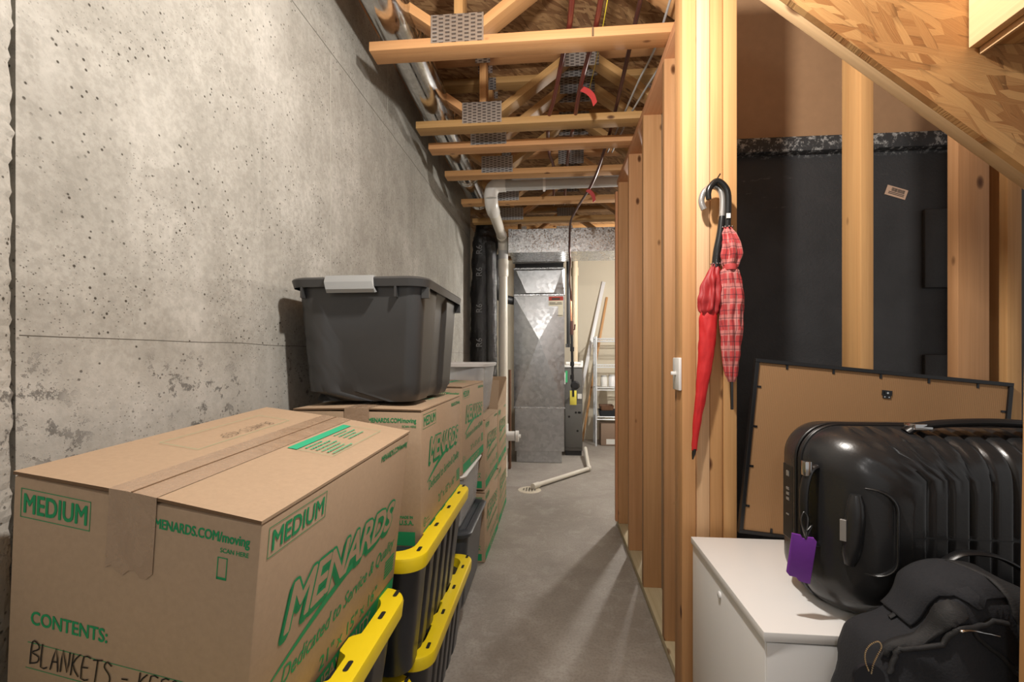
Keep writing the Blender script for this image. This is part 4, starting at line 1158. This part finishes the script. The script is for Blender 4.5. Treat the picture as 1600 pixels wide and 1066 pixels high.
for y in (.975, 1.15):
    tube(bm, [(.64, y, .6465), (.64, y, .652)], .010, 12); tube(bm, [(1.05, y, .6465), (1.05, y, .652)], .010, 12)
mesh('foot', bm, 'suitcase_trim', t, auto=50)
# luggage tag on its handle
TM = T_((.512, .985, .818)) @ Matrix.Rotation(math.radians(-14), 4, 'Z') @ Matrix.Rotation(math.radians(7), 4, 'Y')
t = add('luggage_tag', None, None, TM); tag(t, 'purple leather luggage tag hanging from the suitcase handle', 'luggage tag')
bm = bmesh.new()
o2 = [(-.022, 0), (-.022, -.082), (-.016, -.088), (-.004, -.088), (.002, -.094), (.014, -.095), (.022, -.095), (.023, -.006), (.017, .0), (.008, -.001), (.004, -.006), (-.002, -.006), (-.006, 0)]
loft(bm, [[(x * s, y, z * s2) for x, z in o2] for y, s, s2 in ((-.003, .97, .985), (-.002, 1, 1), (.002, 1, 1), (.003, .97, .985))]); mesh('tag_case', bm, 'purple_leather', t, TM, auto=40)
tubeo('tag_cord', [(.513, .982, .812), (.516, .984, .822), (.525, .995, .85), (.520, 1.0, .862), (.512, .995, .845), (.516, .986, .828), (.53, .99, .838), (.520, .986, .82)], .0016, 'suitcase_trim', t, 6, 6)

# ------------------------------------------------------------------ duffel bag
t = thing('duffel_bag', 'slouching black canvas duffel bag behind the wooden post', 'bag', (.76, .85, 0))
prof = [(.52, .002), (.505, .20), (.50, .42), (.512, .585), (.528, .665), (.548, .705), (.590, .722), (.610, .742), (.628, .788), (.660, .810), (.70, .816), (.755, .808), (.81, .782), (.86, .765), (.93, .745), (.985, .69), (1.0, .45), (1.0, .20), (.985, .002)]
def dense(pr, m=5):
    P = smoothpts([(x, 0, z) for x, z in pr] , m); return [(p.x, p.z) for p in P]
pd = dense(prof); cxb, czb = .75, .42
bm = bmesh.new(); rings = []
secs = [(.774, .90, -.016), (.780, .955, -.008), (.790, .98, -.004), (.805, .992, -.002), (.83, 1.0, 0), (.865, 1.0, .004), (.89, .985, .006), (.905, .96, 0), (.914, .90, -.004)]
for i, (y, s, dz_) in enumerate([(.770, .30, -.06), (.770, .60, -.05)] + secs + [(.916, .5, 0)]):
    rg = []
    for (x, z) in pd:
        X, Z = cxb + (x - cxb) * s, max(.002, czb + (z - czb) * s + (dz_ if z > .5 else 0))
        q = Vector((X * 7, y * 7, Z * 7))
        nn = noise.noise(q) * .020 + noise.noise(q * 2.6 + Vector((3, 1, 2))) * .013 + (abs(noise.noise(Vector((X * 9 + Z * 14, y * 6, 2)))) - .25) * .018
        Y = y + (nn * (1 if y < .85 else -1)) * (.9 if s < .99 else .4)
        Y = min(.916, max(.762, Y))
        rg.append((X + (nn * .4 if X > .53 else 0), Y, max(.002, Z + nn * .6 if z > .05 else Z)))
    rings.append(rg)
loft(bm, rings); body = mesh('bag_body', bm, 'bag_canvas', t, auto=80)
from mathutils.bvhtree import BVHTree
bmt = bmesh.new(); bmt.from_mesh(body.data); bmt.transform(body.matrix_basis if body.parent is None else WM[body]); BV = BVHTree.FromBMesh(bmt)
def hug(pts, off, n=8):
    out = []
    for p in smoothpts(pts, n):
        c, nn, _, _ = BV.find_nearest(p)
        if (p - c).dot(nn) < 0 or True: nn = nn if nn.dot(c - Vector((.75, .845, .45))) > 0 else -nn
        out.append(c + nn * off)
    return out
def band(name, pa, pb, off, th, mat='bag_webbing', n=8):
    A0, B0 = smoothpts(pa, n), smoothpts(pb, n); bm = bmesh.new(); rows = []
    for a, c in zip(A0, B0):
        row = []
        for k in range(5):
            p = a.lerp(c, k / 4); q, nn, _, _ = BV.find_nearest(p)
            nn = nn if nn.dot(q - Vector((.75, .845, .45))) > 0 else -nn
            row.append(bm.verts.new(q + nn * off))
        rows.append(row)
    for a, c in zip(rows, rows[1:]):
        for k in range(4): bm.faces.new((a[k], a[k + 1], c[k + 1], c[k]))
    o = mesh(name, bm, mat, t, smooth=True); md = o.modifiers.new('s', 'SOLIDIFY'); md.thickness = th; md.offset = 0
band('webbing_strap', [(.500, .765, .700), (.545, .762, .733), (.60, .762, .757), (.645, .765, .768)], [(.515, .81, .725), (.565, .81, .745), (.612, .81, .757), (.655, .81, .775)], .003, .004)
bm = bmesh.new(); tube(bm, hug([(.505, .757, .690), (.545, .757, .725), (.60, .757, .748), (.65, .757, .762), (.70, .757, .768)], .004), .0042, 8); mesh('piping', bm, 'bag_webbing', t, auto=60)
bm = bmesh.new(); tube(bm, hug([(.655, .757, .765), (.675, .757, .74), (.70, .757, .71), (.74, .757, .66), (.78, .757, .60)], .002), .0032, 8); mesh('panel_seam', bm, 'bag_webbing', t, auto=60)
bm = bmesh.new(); tube(bm, hug([(.592, .86, .722), (.625, .855, .765), (.665, .845, .79), (.715, .84, .805)], .003), .0048, 8, flat=.6); mesh('bag_flap_edge', bm, 'bag_webbing', t, auto=60)
band('bag_flap', [(.600, .90, .735), (.632, .90, .792), (.67, .90, .812), (.72, .90, .815)], [(.602, .825, .727), (.64, .815, .770), (.675, .805, .785), (.72, .80, .795)], .0045, .005, 'bag_canvas')
band('shoulder_strap', [(.690, .87, .815), (.705, .82, .80), (.715, .785, .775), (.722, .765, .735), (.735, .76, .69)], [(.730, .87, .815), (.740, .82, .80), (.750, .785, .775), (.757, .765, .735), (.77, .76, .69)], .006, .004)
tubeo('carry_loop', [(.705, .895, .812), (.735, .89, .832), (.79, .885, .828), (.85, .88, .79)], .011, 'suitcase_trim', t, 8, 6, flat=.35)
bm = bmesh.new(); tube(bm, hug([(.628, .76, .756), (.655, .76, .760), (.688, .76, .752)], .008, 5), .0038, 8, flat=.5); mesh('zip_pull', bm, 'chrome', t, auto=60)
BT = T_((.483, .748, .712))
t = add('bag_tag', None, None, BT); tag(t, 'dark rounded bag tag on a bead chain at the duffel corner', 'tag')
bm = bmesh.new(); oo = [(x, z - .062) for x, z in rrect(.0225, .062, .021, .01, 8)]
loft(bm, [[(x, y, z) for x, z in oo] for y in (-.0025, .0025)]); mesh('tag_case', bm, 'bag_tag_leather', t, BT)
bm = bmesh.new(); P = smoothpts([(.002, -.003, -.012), (.004, -.005, .004), (.010, -.004, .016), (.020, .002, .026), (.012, -.003, .037), (.0, -.004, .032), (-.007, -.004, .020), (-.007, -.004, .006), (-.002, -.003, -.008)], 5)
for p in P: bmesh.ops.create_icosphere(bm, subdivisions=1, radius=.0014, matrix=T_(p))
mesh('bead_chain', bm, 'brass_bead', t, BT)

# ------------------------------------------------------------------ umbrellas on a nail
t = tag(tubeo('nail', [(.4865, 1.452, 1.712), (.4865, 1.44, 1.713), (.4865, 1.385, 1.722)], .0022, 'steel_dark', None, 8), 'dark nail in the post holding both umbrellas', 'nail')
bm = bmesh.new()
def pleated(name, spine, mat, parent, folds=9, amp=.22, tw=.0, seg=72, flat=.72, sub=7, rough_=.08):
    """furled cloth: a tube along the spine (x, y, z, radius) whose section is folded"""
    bm = bmesh.new(); uvl = bm.loops.layers.uv.new('UVMap')
    S = []
    for i in range(len(spine) - 1):
        for k in range(sub):
            q = k / sub; q2 = q * q * (3 - 2 * q); a, c = spine[i], spine[i + 1]
            S.append(tuple(a[j] + (c[j] - a[j]) * (q if j < 3 else q2) for j in range(4)))
    S.append(spine[-1]); R = []; Ln = [0]
    for a, c in zip(S, S[1:]): Ln.append(Ln[-1] + (Vector(c[:3]) - Vector(a[:3])).length)
    for i, (x, y, z, r) in enumerate(S):
        row = []
        for k in range(seg):
            a = 2 * PI * k / seg
            f = 1 + amp * math.sin(folds * a + tw * z * 20 + 2 * noise.noise(Vector((z * 12, 1, folds)))) + rough_ * 2.2 * noise.noise(Vector((math.cos(a) * 2.2, math.sin(a) * 2.2, z * 32)))
            row.append(bm.verts.new((x + r * f * math.cos(a), y + r * f * flat * math.sin(a), z)))
        R.append(row)
    for i in range(len(R) - 1):
        for k in range(seg):
            f = bm.faces.new((R[i][k], R[i][(k + 1) % seg], R[i + 1][(k + 1) % seg], R[i + 1][k]))
            for l, (kk, ii) in zip(f.loops, ((k, i), (k + 1, i), (k + 1, i + 1), (k, i + 1))): l[uvl].uv = (kk / seg, Ln[ii] * 2.0)
    bm.faces.new(R[0]); bm.faces.new(R[-1][::-1]); return mesh(name, bm, mat, parent, smooth=True)
t = thing('umbrella', 'long umbrella in a smooth plain red sleeve hanging on the nail', 'umbrella', (.417, 1.405, .885))
tubeo('handle_crook', [(.450, 1.414, 1.628), (.4435, 1.414, 1.645), (.443, 1.414, 1.662), (.452, 1.414, 1.684), (.474, 1.414, 1.697), (.494, 1.412, 1.686), (.502, 1.410, 1.658), (.500, 1.408, 1.598)], .0088, 'silver_handle', t, 14, 8)
tubeo('handle_grip', [(.5005, 1.408, 1.604), (.495, 1.407, 1.55), (.486, 1.406, 1.50), (.481, 1.406, 1.452)], [.009, .0115, .0125, .0125], 'black_handle', t, 16, 6)
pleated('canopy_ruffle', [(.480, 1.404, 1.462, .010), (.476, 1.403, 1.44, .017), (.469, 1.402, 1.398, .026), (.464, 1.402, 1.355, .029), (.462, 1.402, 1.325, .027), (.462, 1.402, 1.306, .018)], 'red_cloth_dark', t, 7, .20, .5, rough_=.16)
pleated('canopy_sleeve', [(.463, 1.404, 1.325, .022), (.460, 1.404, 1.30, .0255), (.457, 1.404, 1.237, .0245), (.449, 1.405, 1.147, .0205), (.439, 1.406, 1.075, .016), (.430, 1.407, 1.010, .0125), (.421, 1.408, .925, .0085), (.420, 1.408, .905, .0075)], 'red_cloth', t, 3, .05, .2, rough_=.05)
tubeo('ferrule', [(.4205, 1.408, .91), (.418, 1.408, .895), (.415, 1.408, .878)], [.0065, .0055, .002], 'steel_dark', t, 10)
bm = bmesh.new()
for k in range(8):
    a = 2 * PI * k / 8; bmesh.ops.create_icosphere(bm, subdivisions=1, radius=.003, matrix=T_((.480 + .013 * math.cos(a), 1.404 + .011 * math.sin(a), 1.462)))
mesh('rib_tip', bm, 'chrome', t)
t = thing('umbrella', 'red plaid umbrella, loosely furled with bare spike, on the nail', 'umbrella', (.523, 1.395, 1.03))
tubeo('handle_crook', [(.458, 1.396, 1.652), (.4565, 1.396, 1.672), (.463, 1.396, 1.690), (.481, 1.396, 1.705), (.502, 1.396, 1.690), (.5125, 1.396, 1.662), (.5125, 1.396, 1.60), (.511, 1.395, 1.56)], [.0075, .0088, .0092, .0095, .0095, .0095, .009, .0085], 'black_handle', t, 14, 8)
boxo('handle_label', (.5045, 1.384, 1.592), (.5155, 1.3868, 1.606), 'paper_white', t)
pleated('canopy_ruffle', [(.510, 1.394, 1.566, .011), (.514, 1.393, 1.545, .018), (.520, 1.392, 1.515, .026), (.522, 1.392, 1.488, .028), (.519, 1.392, 1.462, .024), (.517, 1.393, 1.447, .019)], 'plaid_cloth', t, 6, .20, .6, rough_=.16)
pleated('canopy', [(.517, 1.393, 1.450, .018), (.518, 1.392, 1.435, .024), (.521, 1.391, 1.371, .030), (.5205, 1.391, 1.281, .0285), (.5195, 1.392, 1.191, .023), (.521, 1.394, 1.135, .016), (.5225, 1.395, 1.112, .009)], 'plaid_cloth', t, 8, .17, .12, rough_=.10)
bm = bmesh.new(); tube(bm, [(.517, 1.393, 1.456), (.517, 1.393, 1.448), (.517, 1.393, 1.440)], [.0225, .0235, .023], 20, flat=.8); mesh('tie_band', bm, 'plaid_cloth', t, auto=50)
tubeo('spike', [(.5225, 1.395, 1.118), (.5235, 1.395, 1.03)], [.0045, .0040], 'steel_dark', t, 10)
bm = bmesh.new()
for k in range(8):
    a = 2 * PI * k / 8; bmesh.ops.create_icosphere(bm, subdivisions=1, radius=.003, matrix=T_((.511 + .014 * math.cos(a), 1.394 + .012 * math.sin(a), 1.568)))
mesh('rib_tip', bm, 'chrome', t)

# ------------------------------------------------------------------ switch and sticker
t = thing('light_switch', 'white light switch on the side of the umbrella post', 'switch', (.397, 1.49, 1.13))
boxo('switch_plate', (.387, 1.455, 1.080), (.3965, 1.527, 1.183), 'switch_white', t, .003)
boxo('switch_toggle', (.372, 1.486, 1.128), (.388, 1.496, 1.139), 'switch_white', t, .002)
SM = T_((1.397, 1.9985, 1.859)) @ Matrix.Rotation(math.radians(19), 4, 'Y')
t = add('sticker', None, None, SM); tag(t, 'small tan barcode sticker stuck askew on the black foundation', 'sticker')
boxo('sticker_paper', (-.041, -.0012, -.020), (.041, .001, .020), 'tan_label', t, 0, SM)
bm = bmesh.new()
rnd = random.Random(1); x = -.022
while x < .03:
    wd = rnd.uniform(.0008, .0022); bx(bm, (x, -.0016, .0), (x + wd, -.0012, .015)); x += wd + rnd.uniform(.0008, .0018)
for z in (-.006, -.012): bx(bm, (-.03, -.0016, z), (.032, -.0012, z + .003))
mesh('sticker_print', bm, 'label_ink', t, SM)

# ------------------------------------------------------------------ small pieces hang on the part they belong to
SUB = {'hanger_screw': 'sawtooth_hanger', 'sawtooth_hanger': 'backing_board', 'handle_end': 'carry_handle', 'cup_rim': 'handle_cup', 'grab_bar': 'handle_cup',
       'lock_dial': 'lock_panel', 'lid_latch': 'tote_lid', 'rim_rib': 'tote_body', 'rib_tip': 'canopy_ruffle', 'handle_label': 'handle_crook',
       'card_print': 'card_sheet', 'card_header': 'card_sheet', 'end_printing': 'carton_body', 'side_printing': 'carton_body', 'marker_writing': 'carton_body',
       'top_printing': 'top_flap', 'flap_seam': 'top_flap', 'screw_hole': 'cabinet_body', 'rating_label': 'cabinet_body', 'sticker_print': 'sticker_paper',
       'switch_toggle': 'switch_plate', 'cover_cap': 'side_panel', 'zip_pull': 'bag_body', 'drain_hole': 'drain_rim', 'printed_marks': 'duct_jacket',
       'retaining_tab': 'backing_board', 'chord_split': 'bottom_chord', 'shutoff_knob': 'iron_pipe', 'zip_piping': 'zip_tape', 'canister_lid': 'canister_body', 'carton_tape': 'carton_body', 'tread_edge': 'tread', 'pipe_strap': 'cross_pipe'}
SUB.pop('sawtooth_hanger'); SUB['hanger_screw'] = 'sawtooth_hanger'
base = lambda o: o.name.split('.')[0]
for root in [o for o in list(WM) if o.parent is None]:
    kids = list(root.children)
    for ch in kids:
        want = SUB.get(base(ch))
        if not want: continue
        c = [k for k in kids if base(k) == want]
        if not c: continue
        p = min(c, key=lambda k: (WM[k].translation - WM[ch].translation).length)
        ch.parent = p; ch.matrix_basis = WM[p].inverted() @ WM[ch]
